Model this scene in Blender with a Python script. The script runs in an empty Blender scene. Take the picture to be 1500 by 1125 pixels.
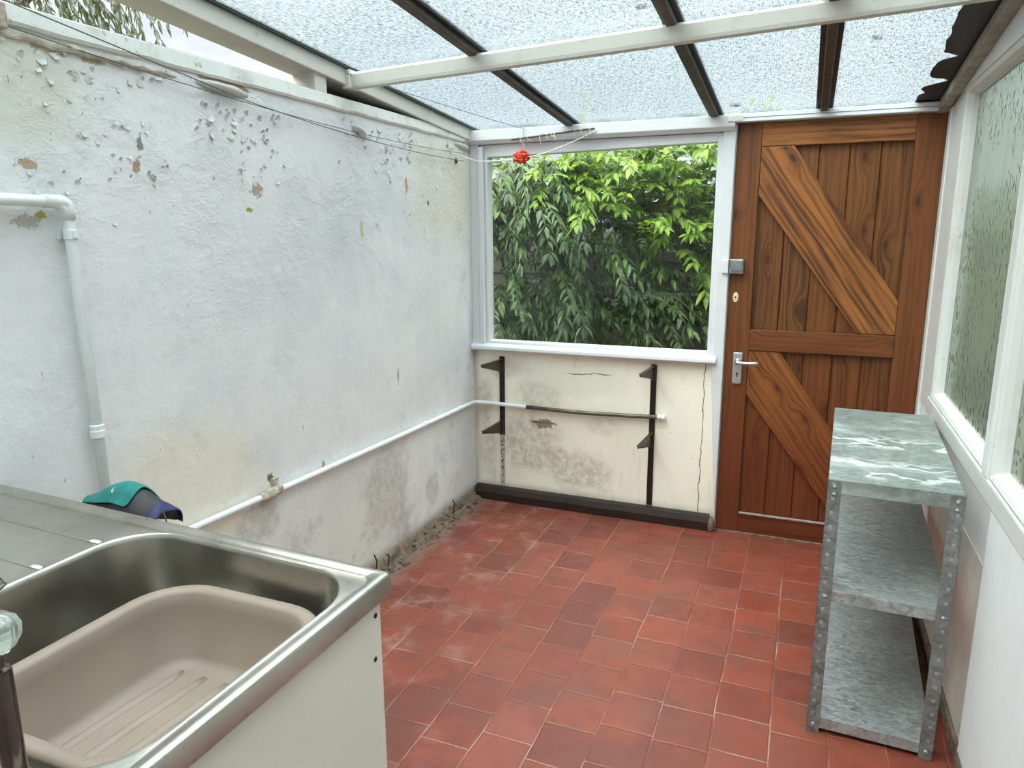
import bpy, bmesh, math, random
from mathutils import Vector, Matrix, noise as mnoise

random.seed(7)
S = bpy.context.scene
COL = S.collection
PI = math.pi

# ------------------------------------------------------------------ helpers: nodes
def c(r, g, b):
    f = lambda v: (v / 255 / 12.92) if v <= 10 else ((v / 255 + .055) / 1.055) ** 2.4
    return (f(r), f(g), f(b), 1)

class T:
    def __init__(self, name):
        self.m = bpy.data.materials.new(name); self.m.use_nodes = True
        self.t = self.m.node_tree; self.t.nodes.clear()
        self.out = self.t.nodes.new('ShaderNodeOutputMaterial')
    def n(self, typ, ins=None, **props):
        n = self.t.nodes.new('ShaderNode' + typ)
        for k, v in props.items(): setattr(n, k, v)
        for k, v in (ins or {}).items():
            s = n.inputs[k]
            if isinstance(v, bpy.types.NodeSocket): self.t.links.new(v, s)
            else:
                if hasattr(s.default_value, '__len__') and len(s.default_value) == 3 and hasattr(v, '__len__') and len(v) == 4: v = v[:3]
                s.default_value = v
        return n
    def math(self, op, a, b=0.0, cc=None, clamp=False):
        ins = {0: a, 1: b}
        if cc is not None: ins[2] = cc
        return self.n('Math', ins, operation=op, use_clamp=clamp).outputs[0]
    def vm(self, op, a, b=(0, 0, 0)):
        n = self.n('VectorMath', {0: a, 1: b}, operation=op)
        return n.outputs[1] if op in ('LENGTH', 'DISTANCE', 'DOT_PRODUCT') else n.outputs[0]
    def mix(self, f, a, b, blend='MIX'):
        n = self.n('Mix', {0: f, 6: a, 7: b}, data_type='RGBA', blend_type=blend)
        return n.outputs[2]
    def mr(self, v, a, b, x=0.0, y=1.0, smooth=True):
        return self.n('MapRange', {0: v, 1: a, 2: b, 3: x, 4: y}, interpolation_type='SMOOTHSTEP' if smooth else 'LINEAR').outputs[0]
    def noise(self, vec, scale, detail=4, rough=.55, dist=0.0):
        return self.n('TexNoise', {'Vector': vec, 'Scale': scale, 'Detail': detail, 'Roughness': rough, 'Distortion': dist}).outputs[0]
    def noisec(self, vec, scale, detail=3):
        return self.n('TexNoise', {'Vector': vec, 'Scale': scale, 'Detail': detail}).outputs[1]
    def ramp(self, f, stops):
        n = self.n('ValToRGB', {0: f}); e = n.color_ramp.elements
        while len(e) < len(stops): e.new(.5)
        for el, (p, col) in zip(e, stops): el.position = p; el.color = col
        return n.outputs[0]
    def pos(self): return self.n('NewGeometry').outputs['Position']
    def obj(self): return self.n('TexCoord').outputs['Object']
    def sep(self, v): return self.n('SeparateXYZ', {0: v}).outputs
    def comb(self, x, y, z): return self.n('CombineXYZ', {0: x, 1: y, 2: z}).outputs[0]
    def bump(self, h, strength=.3, dist=.01, normal=None):
        ins = {'Height': h, 'Strength': strength, 'Distance': dist}
        if normal is not None: ins['Normal'] = normal
        return self.n('Bump', ins).outputs[0]
    def pr(self, col, rough=.5, metal=0.0, normal=None, **kw):
        ins = {'Base Color': col, 'Roughness': rough, 'Metallic': metal}
        if normal is not None: ins['Normal'] = normal
        ins.update({k.replace('_', ' '): v for k, v in kw.items()})
        return self.n('BsdfPrincipled', ins).outputs[0]
    def done(self, sh):
        self.t.links.new(sh, self.out.inputs[0]); return self.m
    def ellipse(self, p, cen, rad, nz, k=.5, soft=.12):
        """mask of an uneven blot; p world position, cen/rad 3-vectors (rad 0 = ignored axis)"""
        d = self.vm('SUBTRACT', p, cen)
        d = self.vm('MULTIPLY', d, tuple(1 / r if r else 0 for r in rad))
        l = self.vm('LENGTH', d)
        l = self.math('MULTIPLY_ADD', self.math('SUBTRACT', nz, .5), k * 2, l)
        return self.mr(l, 1 + soft, 1 - soft)

def simple(name, col, rough=.5, metal=0.0, var=.12, scale=18, bump=0.0, **kw):
    t = T(name); p = t.obj(); n = t.noise(p, scale, 4)
    col2 = tuple(v * (1 - var) for v in col[:3]) + (1,)
    col1 = tuple(min(1, v * (1 + var)) for v in col[:3]) + (1,)
    cc = t.ramp(n, [(.3, col2), (.7, col1)])
    nm = t.bump(t.noise(p, scale * 3), bump, .004) if bump else None
    return t.done(t.pr(cc, rough, metal, nm, **kw))

# ------------------------------------------------------------------ helpers: meshes
def link(o): COL.objects.link(o); return o

def obj(name, bm, mat, parent=None, bevel=0.0, smooth=False, fix=True, seg=2):
    if fix: bmesh.ops.recalc_face_normals(bm, faces=bm.faces)
    me = bpy.data.meshes.new(name); bm.to_mesh(me); bm.free()
    if smooth:
        for p in me.polygons: p.use_smooth = True
    me.materials.append(mat)
    o = bpy.data.objects.new(name, me); link(o)
    if bevel:
        b = o.modifiers.new('bevel', 'BEVEL'); b.width = bevel; b.segments = seg; b.limit_method = 'ANGLE'; b.angle_limit = math.radians(40)
        if smooth: b.harden_normals = False
    if parent is not None: adopt(o, parent)
    return o

def wmat(o):
    m = Matrix.LocRotScale(o.location, o.rotation_euler, o.scale)
    return wmat(o.parent) @ o.matrix_parent_inverse @ m if o.parent else m
def adopt(o, parent):
    o.parent = parent; o.matrix_parent_inverse = wmat(parent).inverted()
def tag(o, label=None, cat=None, group=None, kind=None):
    for k, v in (('label', label), ('category', cat), ('group', group), ('kind', kind)):
        if v: o[k] = v
    return o
def thing(name, label, cat, loc=(0, 0, 0), group=None):
    o = bpy.data.objects.new(name, None); o.empty_display_size = .05; link(o); o.location = loc
    return tag(o, label, cat, group)
def struct(name, loc=(0, 0, 0)):
    o = bpy.data.objects.new(name, None); o.empty_display_size = .05; link(o); o.location = loc
    return tag(o, kind='structure')

def B(bm, p0, p1):
    x0, y0, z0 = p0; x1, y1, z1 = p1
    vs = [bm.verts.new(p) for p in ((x0, y0, z0), (x1, y0, z0), (x1, y1, z0), (x0, y1, z0), (x0, y0, z1), (x1, y0, z1), (x1, y1, z1), (x0, y1, z1))]
    for f in ((0, 3, 2, 1), (4, 5, 6, 7), (0, 1, 5, 4), (1, 2, 6, 5), (2, 3, 7, 6), (3, 0, 4, 7)): bm.faces.new([vs[i] for i in f])
    return vs
def box(p0, p1):
    bm = bmesh.new(); B(bm, p0, p1); return bm
def hexa(bm, pts):
    vs = [bm.verts.new(p) for p in pts]
    for f in ((0, 3, 2, 1), (4, 5, 6, 7), (0, 1, 5, 4), (1, 2, 6, 5), (2, 3, 7, 6), (3, 0, 4, 7)): bm.faces.new([vs[i] for i in f])
def prism(bm, poly, off):
    """extrude the 3-D polygon along vector off"""
    a = [bm.verts.new(p) for p in poly]; b = [bm.verts.new(Vector(p) + Vector(off)) for p in poly]
    bm.faces.new(a); bm.faces.new(b[::-1])
    for i in range(len(a)):
        j = (i + 1) % len(a); bm.faces.new([a[j], a[i], b[i], b[j]])
def loft(bm, rings, close=True, cap0=False, cap1=False):
    R = [[bm.verts.new(p) for p in r] for r in rings]
    for a, b in zip(R, R[1:]):
        n = len(a)
        for i in range(n if close else n - 1):
            j = (i + 1) % n; bm.faces.new([a[i], a[j], b[j], b[i]])
    if cap0: bm.faces.new(R[0][::-1])
    if cap1: bm.faces.new(R[-1])
    return R
def sweep(bm, path, r, n=10, caps=True, rads=None):
    path = [Vector(p) for p in path]; rings = []
    d0 = (path[1] - path[0]).normalized()
    up = Vector((0, 0, 1)) if abs(d0.z) < .9 else Vector((0, 1, 0))
    u = d0.cross(up).normalized()
    for i, p in enumerate(path):
        if i == 0: d = path[1] - p
        elif i == len(path) - 1: d = p - path[-2]
        else: d = (p - path[i - 1]).normalized() + (path[i + 1] - p).normalized()
        d.normalize(); u = (u - d * u.dot(d)).normalized(); v = d.cross(u)
        rr = rads[i] if rads else r
        rings.append([p + (u * math.cos(2 * PI * k / n) + v * math.sin(2 * PI * k / n)) * rr for k in range(n)])
    loft(bm, rings, True, caps, caps)
def rounded(path, rad, n=6):
    """round the corners of a polyline"""
    P = [Vector(p) for p in path]; out = [P[0]]
    for a, b, d in zip(P, P[1:], P[2:]):
        r = min(rad, (a - b).length * .45, (d - b).length * .45)
        s = b + (a - b).normalized() * r; e = b + (d - b).normalized() * r
        for k in range(n + 1):
            t = k / n; out.append(s * (1 - t) ** 2 + b * 2 * t * (1 - t) + e * t * t)
    out.append(P[-1]); return out
def lathe(bm, prof, cen, axis='z', n=20):
    rings = []
    for r, h in prof:
        ring = []
        for k in range(n):
            a = 2 * PI * k / n; u, v = r * math.cos(a), r * math.sin(a)
            q = {'z': (u, v, h), 'y': (u, h, v), 'x': (h, u, v)}[axis]
            ring.append(Vector(cen) + Vector(q))
        rings.append(ring)
    loft(bm, rings, True, True, True)
def rrect(x0, x1, y0, y1, r, z, k=8, m=6):
    """rounded rectangle ring: 4 corners of k+1 points and m points along every side"""
    cs = [(x1 - r, y1 - r, 0), (x0 + r, y1 - r, 90), (x0 + r, y0 + r, 180), (x1 - r, y0 + r, 270)]
    pts = []
    for i, (cx, cy, a0) in enumerate(cs):
        arc = [(cx + r * math.cos(math.radians(a0 + 90 * t / k)), cy + r * math.sin(math.radians(a0 + 90 * t / k))) for t in range(k + 1)]
        nx = cs[(i + 1) % 4]; e = (nx[0] + r * math.cos(math.radians(nx[2])), nx[1] + r * math.sin(math.radians(nx[2])))
        pts += arc
        for t in range(1, m): pts.append((arc[-1][0] + (e[0] - arc[-1][0]) * t / m, arc[-1][1] + (e[1] - arc[-1][1]) * t / m))
    return [Vector((x, y, z)) for x, y in pts]

# ------------------------------------------------------------------ materials
def mat_wall_left():
    t = T('flaking_white_paint'); p = t.pos(); X, Y, Z = t.sep(p)
    big = t.noise(p, 1.6, 5); mid = t.noise(p, 6, 6, .65); fine = t.noise(p, 40, 5, .6)
    col = t.ramp(big, [(.3, c(208, 209, 210)), (.55, c(226, 225, 223)), (.75, c(214, 215, 216))])
    # damp cream patches at the foot and beside the window
    nz = t.noise(p, 5, 5, .6)
    m = t.ellipse(p, (0, -2.05, .70), (0, .30, .24), nz, .6, .35)
    m2 = t.ellipse(p, (0, -.32, 1.72), (0, .34, .26), nz, .7, .4)
    m3 = t.ellipse(p, (0, -2.42, 1.84), (0, .16, .13), nz, .6, .4)
    m4 = t.ellipse(p, (0, -1.25, .22), (0, .55, .28), nz, .8, .4)
    col = t.mix(t.math('MULTIPLY', m, .75), col, c(232, 222, 202))
    col = t.mix(t.math('MULTIPLY', m2, .55), col, c(222, 214, 190))
    col = t.mix(t.math('MULTIPLY', m3, .7), col, c(206, 206, 186))
    col = t.mix(t.math('MULTIPLY', m4, .5), col, c(214, 206, 190))
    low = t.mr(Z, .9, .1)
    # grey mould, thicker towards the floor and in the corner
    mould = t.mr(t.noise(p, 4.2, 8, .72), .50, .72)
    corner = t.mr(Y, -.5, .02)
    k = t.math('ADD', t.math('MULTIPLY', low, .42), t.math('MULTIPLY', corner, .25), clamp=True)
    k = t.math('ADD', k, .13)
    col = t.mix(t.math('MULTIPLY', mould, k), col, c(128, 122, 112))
    m5 = t.ellipse(p, (0, -.93, .33), (0, .16, .20), nz, .9, .3)
    m6 = t.ellipse(p, (0, -.52, .22), (0, .07, .09), nz, .8, .3)
    m7 = t.ellipse(p, (0, -1.78, .52), (0, .10, .07), nz, .8, .3)
    mm = t.math('MULTIPLY', t.math('MAXIMUM', t.math('MAXIMUM', m5, m6), m7), t.mr(t.noise(p, 26, 6, .7), .35, .65, .35, 1))
    col = t.mix(t.math('MULTIPLY', mm, .5), col, c(150, 142, 128))
    # dark grime right at the floor line
    col = t.mix(t.math('MULTIPLY', t.mr(Z, .11, .03), .8), col, c(112, 98, 84))
    # small chips and scratches
    v = t.n('TexVoronoi', {'Vector': t.vm('ADD', p, t.vm('MULTIPLY', t.noisec(p, 9), (.06, .06, .06))), 'Scale': 13.0})
    chip = t.math('MULTIPLY', t.mr(v.outputs['Distance'], .17, .10), t.mr(t.noise(p, 2.3, 4), .52, .60))
    chip = t.math('MULTIPLY', chip, t.mr(t.sep(v.outputs['Color'])[0], .62, .70))
    col = t.mix(t.math('MULTIPLY', chip, .65), col, c(150, 140, 124))
    sp = t.mr(t.noise(t.vm('MULTIPLY', p, (60, 60, 22)), 1, 2), .72, .77)
    col = t.mix(t.math('MULTIPLY', sp, .6), col, c(120, 112, 100))
    # bare plaster where the paint has come off
    nz2 = t.noise(p, 58, 6, .75)
    holes = [((0, -2.424, 1.661), .042, .016, (176, 152, 124)), ((0, -1.66, 1.64), .040, .030, (176, 156, 136)), ((0, -2.44, 1.53), .05, .022, (182, 178, 164)),
             ((0, -2.405, 1.545), .016, .016, (176, 166, 96)), ((0, -2.12, 1.677), .018, .03, (166, 140, 116)), ((0, -.183, 1.855), .026, .022, (112, 66, 44)),
             ((0, -.49, 1.64), .010, .017, (84, 66, 56)), ((0, -1.06, 1.515), .016, .05, (204, 188, 140)), ((0, -.69, 1.71), .02, .05, (190, 160, 130)),
             ((0, -2.10, 1.735), .014, .03, (140, 130, 118)), ((0, -1.70, 1.576), .02, .012, (150, 156, 70)), ((0, -1.40, .62), .012, .03, (170, 150, 110)),
             ((0, -.82, .86), .012, .05, (176, 168, 148)), ((0, -1.70, .66), .03, .022, (120, 104, 86)), ((0, -2.34, 1.925), .06, .012, (186, 172, 146)), ((0, -2.22, 1.925), .05, .012, (172, 158, 132))]
    hm = None
    for ce, ry, rz, rgb in holes:
        h = t.ellipse(p, ce, (0, ry * .62, rz * .62), nz2, 2.2, .16)
        col = t.mix(h, col, c(*rgb)); hm = h if hm is None else t.math('MAXIMUM', hm, h)
    # relief: trowelled plaster, blisters in the upper part, chips
    blis = t.math('MULTIPLY', t.noise(t.vm('MULTIPLY', p, (1, 1, 1.5)), 26, 7, .68, .35), t.math('MULTIPLY', t.mr(Z, .9, 1.9, .25, 1.3), t.mr(t.noise(p, 3.5, 3), .4, .65, .25, 1.5)))
    h = t.math('MULTIPLY_ADD', mid, .9, t.math('MULTIPLY', blis, .8))
    h = t.math('MULTIPLY_ADD', fine, .18, h)
    h = t.math('SUBTRACT', h, t.math('MULTIPLY', t.math('MAXIMUM', hm, chip), .6))
    return t.done(t.pr(col, .75, 0, t.bump(h, .55, .012)))

def mat_panel():
    t = T('stained_cream_paint'); p = t.pos(); X, Y, Z = t.sep(p)
    nz = t.noise(p, 5, 6, .62)
    col = t.ramp(t.noise(p, 3, 5), [(.3, c(240, 230, 208)), (.7, c(248, 241, 224))])
    brk = t.mr(t.noise(p, 24, 7, .72), .36, .62, .25, 1)
    for ce, rx, rz, k in (((.33, 0, .37), .16, .17, .75), ((.62, 0, .22), .17, .12, .7), ((.38, 0, .62), .14, .08, .5), ((.06, 0, .58), .05, .13, .6), ((.75, 0, .50), .10, .06, .4), ((.2, 0, .77), .12, .05, .45), ((.08, 0, .3), .05, .16, .5)):
        m = t.ellipse(p, ce, (rx, 0, rz), nz, .95, .45)
        col = t.mix(t.math('MULTIPLY', t.math('MULTIPLY', m, brk), k * .8), col, c(152, 141, 120))
    streak = t.mr(t.noise(t.vm('MULTIPLY', p, (14, 1, 2)), 1, 5, .7), .55, .75)
    col = t.mix(t.math('MULTIPLY', streak, .28), col, c(160, 152, 132))
    green = t.ellipse(p, (.55, 0, .72), (.35, 0, .08), nz, .8, .4)
    col = t.mix(t.math('MULTIPLY', green, .3), col, c(196, 204, 184))
    spk = t.math('MULTIPLY', t.mr(t.noise(p, 70, 3), .66, .72), t.mr(t.noise(p, 3, 3), .48, .6))
    col = t.mix(t.math('MULTIPLY', spk, .7), col, c(92, 82, 68))
    # cracks
    wob = t.math('MULTIPLY', t.math('SUBTRACT', t.noise(p, 11, 4), .5), .05)
    def crack(z0, x0, x1, w):
        d = t.math('ABSOLUTE', t.math('SUBTRACT', t.math('ADD', Z, wob), z0))
        a = t.mr(d, w, w * .3); return t.math('MULTIPLY', a, t.math('MULTIPLY', t.mr(X, x0 - .02, x0 + .02), t.mr(X, x1 + .02, x1 - .02)))
    cr = t.math('MAXIMUM', crack(.765, .55, .78, .004), crack(.477, .34, .48, .007))
    dv = t.math('ABSOLUTE', t.math('SUBTRACT', t.math('ADD', X, t.math('MULTIPLY', wob, .8)), 1.262))
    cr = t.math('MAXIMUM', cr, t.mr(dv, .0035, .001))
    col = t.mix(t.math('MULTIPLY', cr, .85), col, c(92, 70, 52))
    chip = t.ellipse(p, (.42, 0, .47), (.06, 0, .025), t.noise(p, 40, 4), 1.3, .15)
    col = t.mix(t.math('MULTIPLY', chip, .8), col, c(110, 86, 64))
    edge = t.math('MAXIMUM', t.mr(X, .05, .0), t.mr(Z, .12, .07))
    col = t.mix(t.math('MULTIPLY', edge, t.math('MULTIPLY', nz, .9)), col, c(112, 98, 80))
    h = t.math('SUBTRACT', t.math('MULTIPLY_ADD', nz, .6, t.math('MULTIPLY', t.noise(p, 28, 5), .5)), t.math('MULTIPLY', cr, .8))
    return t.done(t.pr(col, .7, 0, t.bump(h, .35, .008)))

def mat_floor():
    t = T('red_quarry_tile'); p = t.pos()
    wob = t.vm('MULTIPLY', t.vm('SUBTRACT', t.noisec(p, 2.6), (.5, .5, .5)), (.02, .02, 0))
    wob2 = t.vm('MULTIPLY', t.vm('SUBTRACT', t.noisec(p, 30), (.5, .5, .5)), (.0035, .0035, 0))
    X, Y, Z = t.sep(t.vm('ADD', t.vm('ADD', p, wob), wob2))
    u = t.math('DIVIDE', t.math('SUBTRACT', X, .056), .1635)
    ci = t.math('FLOOR', u)
    h1 = t.n('TexWhiteNoise', {'W': ci}, noise_dimensions='1D').outputs[0]
    v = t.math('ADD', t.math('DIVIDE', Y, .176), t.math('MULTIPLY', h1, .9))
    ri = t.math('FLOOR', v)
    fu = t.math('FRACT', u); fv = t.math('FRACT', v)
    du = t.math('MULTIPLY', t.math('MINIMUM', fu, t.math('SUBTRACT', 1.0, fu)), .1635)
    dv = t.math('MULTIPLY', t.math('MINIMUM', fv, t.math('SUBTRACT', 1.0, fv)), .176)
    d = t.math('MINIMUM', du, dv)
    wn = t.n('TexWhiteNoise', {'Vector': t.comb(ci, ri, 0)}, noise_dimensions='3D')
    r = wn.outputs[0]
    col = t.ramp(r, [(0, c(108, 48, 36)), (.3, c(126, 57, 42)), (.55, c(133, 65, 50)), (.8, c(118, 52, 37)), (1, c(138, 64, 44))])
    n1 = t.noise(p, 9, 6, .65); n2 = t.noise(p, 2.2, 4)
    col = t.mix(t.mr(n1, .45, .75, 0, .5), col, c(108, 50, 38))
    col = t.mix(t.mr(n2, .55, .8, 0, .5), col, c(112, 62, 48))
    grime = t.math('MULTIPLY', t.mr(t.noise(t.vm('ADD', p, (3, 1, 0)), 4, 8, .74), .48, .70), .62)
    col = t.mix(grime, col, c(92, 58, 46))
    ch = t.mr(t.noise(t.vm('ADD', p, (7, 2, 0)), 46, 5, .7), .60, .70)
    col = t.mix(t.math('MULTIPLY', ch, .25), col, c(96, 40, 28))
    bl = t.mr(t.noise(t.vm('ADD', p, (11, 5, 0)), 3.0, 6, .68), .42, .66)
    col = t.mix(t.math('MULTIPLY', bl, .38), col, c(98, 62, 48))
    og = t.mr(t.noise(t.vm('ADD', p, (2, 9, 0)), 3.6, 5, .6), .52, .70)
    col = t.mix(t.math('MULTIPLY', og, .45), col, c(146, 68, 42))
    # pale salts by the left wall, paint spots
    salt = t.math('MULTIPLY', t.mr(t.noise(p, 7, 7, .7), .5, .72), t.mr(t.sep(p)[0], 1.1, .15))
    salt = t.math('MULTIPLY', salt, .55)
    col = t.mix(salt, col, c(166, 138, 128))
    ws = t.math('MULTIPLY', t.mr(t.noise(p, 85, 4, .6), .66, .72), t.mr(t.noise(p, 2.7, 3), .52, .64))
    col = t.mix(t.math('MULTIPLY', ws, .5), col, c(180, 152, 142))
    dk = t.mr(t.math('ADD', t.sep(p)[0], t.math('MULTIPLY', t.math('SUBTRACT', n1, .5), .12)), .15, .06)
    col = t.mix(t.math('MULTIPLY', dk, .7), col, c(120, 102, 92))
    # joints: mostly pale mortar, here and there dirt
    gn = t.noise(p, 3.3, 4)
    w = t.math('MULTIPLY_ADD', t.noise(p, 14, 3), .0020, .0002)
    jm = t.math('MULTIPLY', t.mr(d, t.math('MULTIPLY', w, 1.7), t.math('MULTIPLY', w, .6)), t.mr(gn, .36, .58, .2, .9))
    jc = t.mix(t.mr(t.noise(p, 4.5, 3), .42, .6), c(112, 76, 62), c(168, 138, 122))
    col = t.mix(jm, col, jc)
    rough = t.mr(n1, .3, .7, .36, .58)
    hgt = t.math('MULTIPLY_ADD', t.mr(d, .0, .006), 1.0, t.math('MULTIPLY', t.noise(p, 24, 5, .6), .35))
    hgt = t.math('ADD', hgt, t.math('MULTIPLY', r, .35))
    return t.done(t.pr(col, rough, 0, t.bump(hgt, .35, .004)))

def mat_wood(name, base=(134, 74, 32), dark=(70, 33, 14), planks=False, seed=0.0, redden=True):
    """varnished pine; the grain runs along the object's own z"""
    t = T(name); o = t.obj(); X, Y, Z = t.sep(o)
    rnd = t.n('ObjectInfo').outputs['Random']
    if planks:
        k = t.math('FLOOR', t.math('DIVIDE', X, .1246))
        rnd = t.n('TexWhiteNoise', {'W': t.math('ADD', k, 3.7 + seed)}, noise_dimensions='1D').outputs[0]
    off = t.math('MULTIPLY', rnd, 17.0)
    q = t.comb(t.math('ADD', X, off), t.math('MULTIPLY', Y, .4), t.math('ADD', Z, off))
    # knots: rare ellipses the grain bends around
    qs = t.sep(q)
    kv = t.n('TexVoronoi', {'Vector': t.comb(t.math('MULTIPLY', qs[0], 8.0), t.math('MULTIPLY', qs[2], 3.4), 0), 'Scale': 1.0, 'Randomness': 1.0}, voronoi_dimensions='2D')
    kd = kv.outputs['Distance']; pick = t.mr(t.sep(kv.outputs['Color'])[0], .52, .56)
    near = t.math('MULTIPLY', t.mr(kd, .42, .05), pick)
    bend = t.math('MULTIPLY', near, .035)
    qq = t.vm('ADD', q, t.comb(bend, 0, 0))
    g1 = t.noise(t.vm('MULTIPLY', qq, (30, 3, 1.5)), 1, 4, .55, .8)
    wave = t.n('TexWave', {'Vector': t.vm('MULTIPLY', qq, (1, 0, .09)), 'Scale': 11.0, 'Distortion': 9.0, 'Detail': 3.0, 'Detail Scale': 1.6, 'Detail Roughness': .6}, wave_type='BANDS', bands_direction='X').outputs[1]
    fib = t.noise(t.vm('MULTIPLY', qq, (190, 3, 3.5)), 1, 3, .6)
    f = t.math('ADD', t.math('MULTIPLY', wave, .20), t.math('MULTIPLY', g1, .80))
    f = t.math('MULTIPLY_ADD', t.math('SUBTRACT', fib, .5), .35, f)
    hi = tuple(min(255, v * 1.22) for v in base)
    md = tuple((a * .45 + b * .55) for a, b in zip(base, dark))
    col = t.ramp(f, [(.22, c(*dark)), (.36, c(*md)), (.52, c(*base)), (.80, c(*hi))])
    col = t.mix(t.math('MULTIPLY', t.math('SUBTRACT', rnd, .35), .5, clamp=True), col, c(132, 76, 32))
    core = t.math('MULTIPLY', t.mr(kd, .10, .045), pick)
    col = t.mix(t.math('MULTIPLY', core, .85), col, c(44, 20, 10))
    col = t.mix(t.math('MULTIPLY', t.math('MULTIPLY', t.mr(kd, .26, .08), pick), .5), col, c(78, 38, 16))
    if redden:   # the colour turns redder towards the bottom of the door
        wz = t.sep(t.pos())[2]
        col = t.mix(t.mr(wz, 1.3, .15, 0, .62), col, c(96, 36, 16), 'MIX')
    blot = t.mr(t.noise(q, 4.5, 4), .55, .8, 0, .4)
    col = t.mix(blot, col, c(62, 30, 14))
    return t.done(t.pr(col, .5, 0, t.bump(f, .22, .003), Coat_Weight=.10, Coat_Roughness=.3, Specular_IOR_Level=.35))

def mat_galv(name, base, mark=0.0, rough=.5, slots=None):
    t = T(name); o = t.obj(); n = t.noise(t.vm('MULTIPLY', o, (34, 60, 40)), 1, 5, .6, 1.2)
    hi = tuple(min(255, v * 1.18) for v in base); lo = tuple(v * .78 for v in base)
    col = t.ramp(n, [(.28, c(*lo)), (.5, c(*base)), (.72, c(*hi))])
    big = t.noise(o, 5, 4); col = t.mix(t.mr(big, .4, .7, 0, .35), col, c(*[v * .82 for v in base]))
    r = t.mr(n, .3, .7, rough - .1, rough + .12); met = .5
    if mark:
        w = t.vm('ADD', o, t.vm('MULTIPLY', t.noisec(o, 11), (.10, .10, 0)))
        mk = t.math('ABSOLUTE', t.math('SUBTRACT', t.noise(t.vm('MULTIPLY', w, (5, 9, 5)), 1, 3), .5))
        a = t.mr(mk, .06, .0)
        X, Y, Z = t.sep(o)
        zone = t.math('MAXIMUM', t.math('MULTIPLY', t.mr(Y, -.18, -.28), t.mr(Y, -.44, -.38)), t.math('MULTIPLY', t.mr(Y, .10, .0), t.mr(Y, -.12, -.04)))
        a = t.math('MULTIPLY', t.math('MULTIPLY', a, zone), mark)
        haze = t.math('MULTIPLY', t.mr(t.noise(t.vm('MULTIPLY', o, (4, 9, 5)), 1, 4, .6), .5, .75), .45)
        col = t.mix(haze, col, c(205, 212, 210)); col = t.mix(a, col, c(235, 238, 236))
        met = t.mr(t.math('ADD', a, haze), 0, 1, .6, .1)
    h = n
    if slots:                                # punched slots along both flanges of the angle
        X, Y, Z = t.sep(o)
        cz = t.math('ABSOLUTE', t.math('SUBTRACT', t.math('FRACT', t.math('DIVIDE', Z, .043)), .5))
        dx = t.math('ABSOLUTE', t.math('SUBTRACT', t.math('ABSOLUTE', X), slots[0]))
        dy = t.math('ABSOLUTE', t.math('SUBTRACT', t.math('ABSOLUTE', Y), slots[1]))
        dot = t.math('MULTIPLY', t.mr(t.math('MINIMUM', dx, dy), .0052, .0036), t.mr(cz, .14, .10))
        col = t.mix(t.math('MULTIPLY', dot, .32), col, c(196, 200, 198)); h = t.math('MULTIPLY_ADD', dot, 2.0, n)
        return t.done(t.pr(col, r, met, t.bump(h, .5, .002)))
    return t.done(t.pr(col, r, met, t.bump(n, .12, .002)))

def mat_steel():
    t = T('brushed_stainless_steel'); o = t.obj()
    br = t.noise(t.vm('MULTIPLY', o, (6, 160, 60)), 1, 3, .6)
    sm = t.noise(o, 7, 5, .6); st = t.mr(t.noise(o, 60, 3), .63, .7)
    col = t.ramp(sm, [(.3, c(176, 172, 162)), (.7, c(202, 198, 188))])
    col = t.mix(t.math('MULTIPLY', st, .25), col, c(120, 116, 108))
    r = t.math('MULTIPLY_ADD', sm, .25, .20)
    return t.done(t.pr(col, r, 1.0, t.bump(br, .05, .001)))

def mat_glass_roof():
    t = T('rolled_wired_roof_glass'); p = t.pos()
    q = t.vm('MULTIPLY', p, (1, 1, 0))
    n1 = t.noise(t.vm('MULTIPLY', q, (230, 38, 1)), 1, 3, .7, .3)
    n2 = t.noise(t.vm('MULTIPLY', q, (60, 150, 1)), 1, 3, .65, .5)
    n3 = t.noise(q, 2.2, 3)
    f = t.math('ADD', t.math('MULTIPLY', n1, .55), t.math('MULTIPLY', n2, .45))
    pat = t.mr(f, .38, .56)
    tint = t.mix(pat, c(108, 132, 142), c(219, 233, 236))
    tint = t.mix(t.mr(n3, .45, .7, 0, .3), tint, c(204, 220, 226))
    Y = t.sep(p)[1]
    alg = t.math('MULTIPLY', t.mr(t.math('ADD', Y, t.math('MULTIPLY', n2, .14)), .0, .09), t.mr(t.noise(q, 5, 4), .4, .65))
    tint = t.mix(t.math('MULTIPLY', alg, .75), tint, c(120, 150, 130))
    tr = t.n('BsdfTransparent', {'Color': tint}).outputs[0]
    rf = t.n('BsdfRefraction', {'Color': tint, 'Roughness': .38, 'IOR': 1.12, 'Normal': t.bump(f, .5, .006)}).outputs[0]
    tl = t.n('BsdfTranslucent', {'Color': tint}).outputs[0]
    gl = t.n('BsdfGlossy', {'Color': (1, 1, 1, 1), 'Roughness': .15, 'Normal': t.bump(f, .3, .004)}).outputs[0]
    a = t.n('MixShader', {0: .45, 1: tr, 2: rf}).outputs[0]
    a = t.n('MixShader', {0: .12, 1: a, 2: tl}).outputs[0]
    a = t.n('MixShader', {0: .04, 1: a, 2: gl}).outputs[0]
    return t.done(a)

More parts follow.
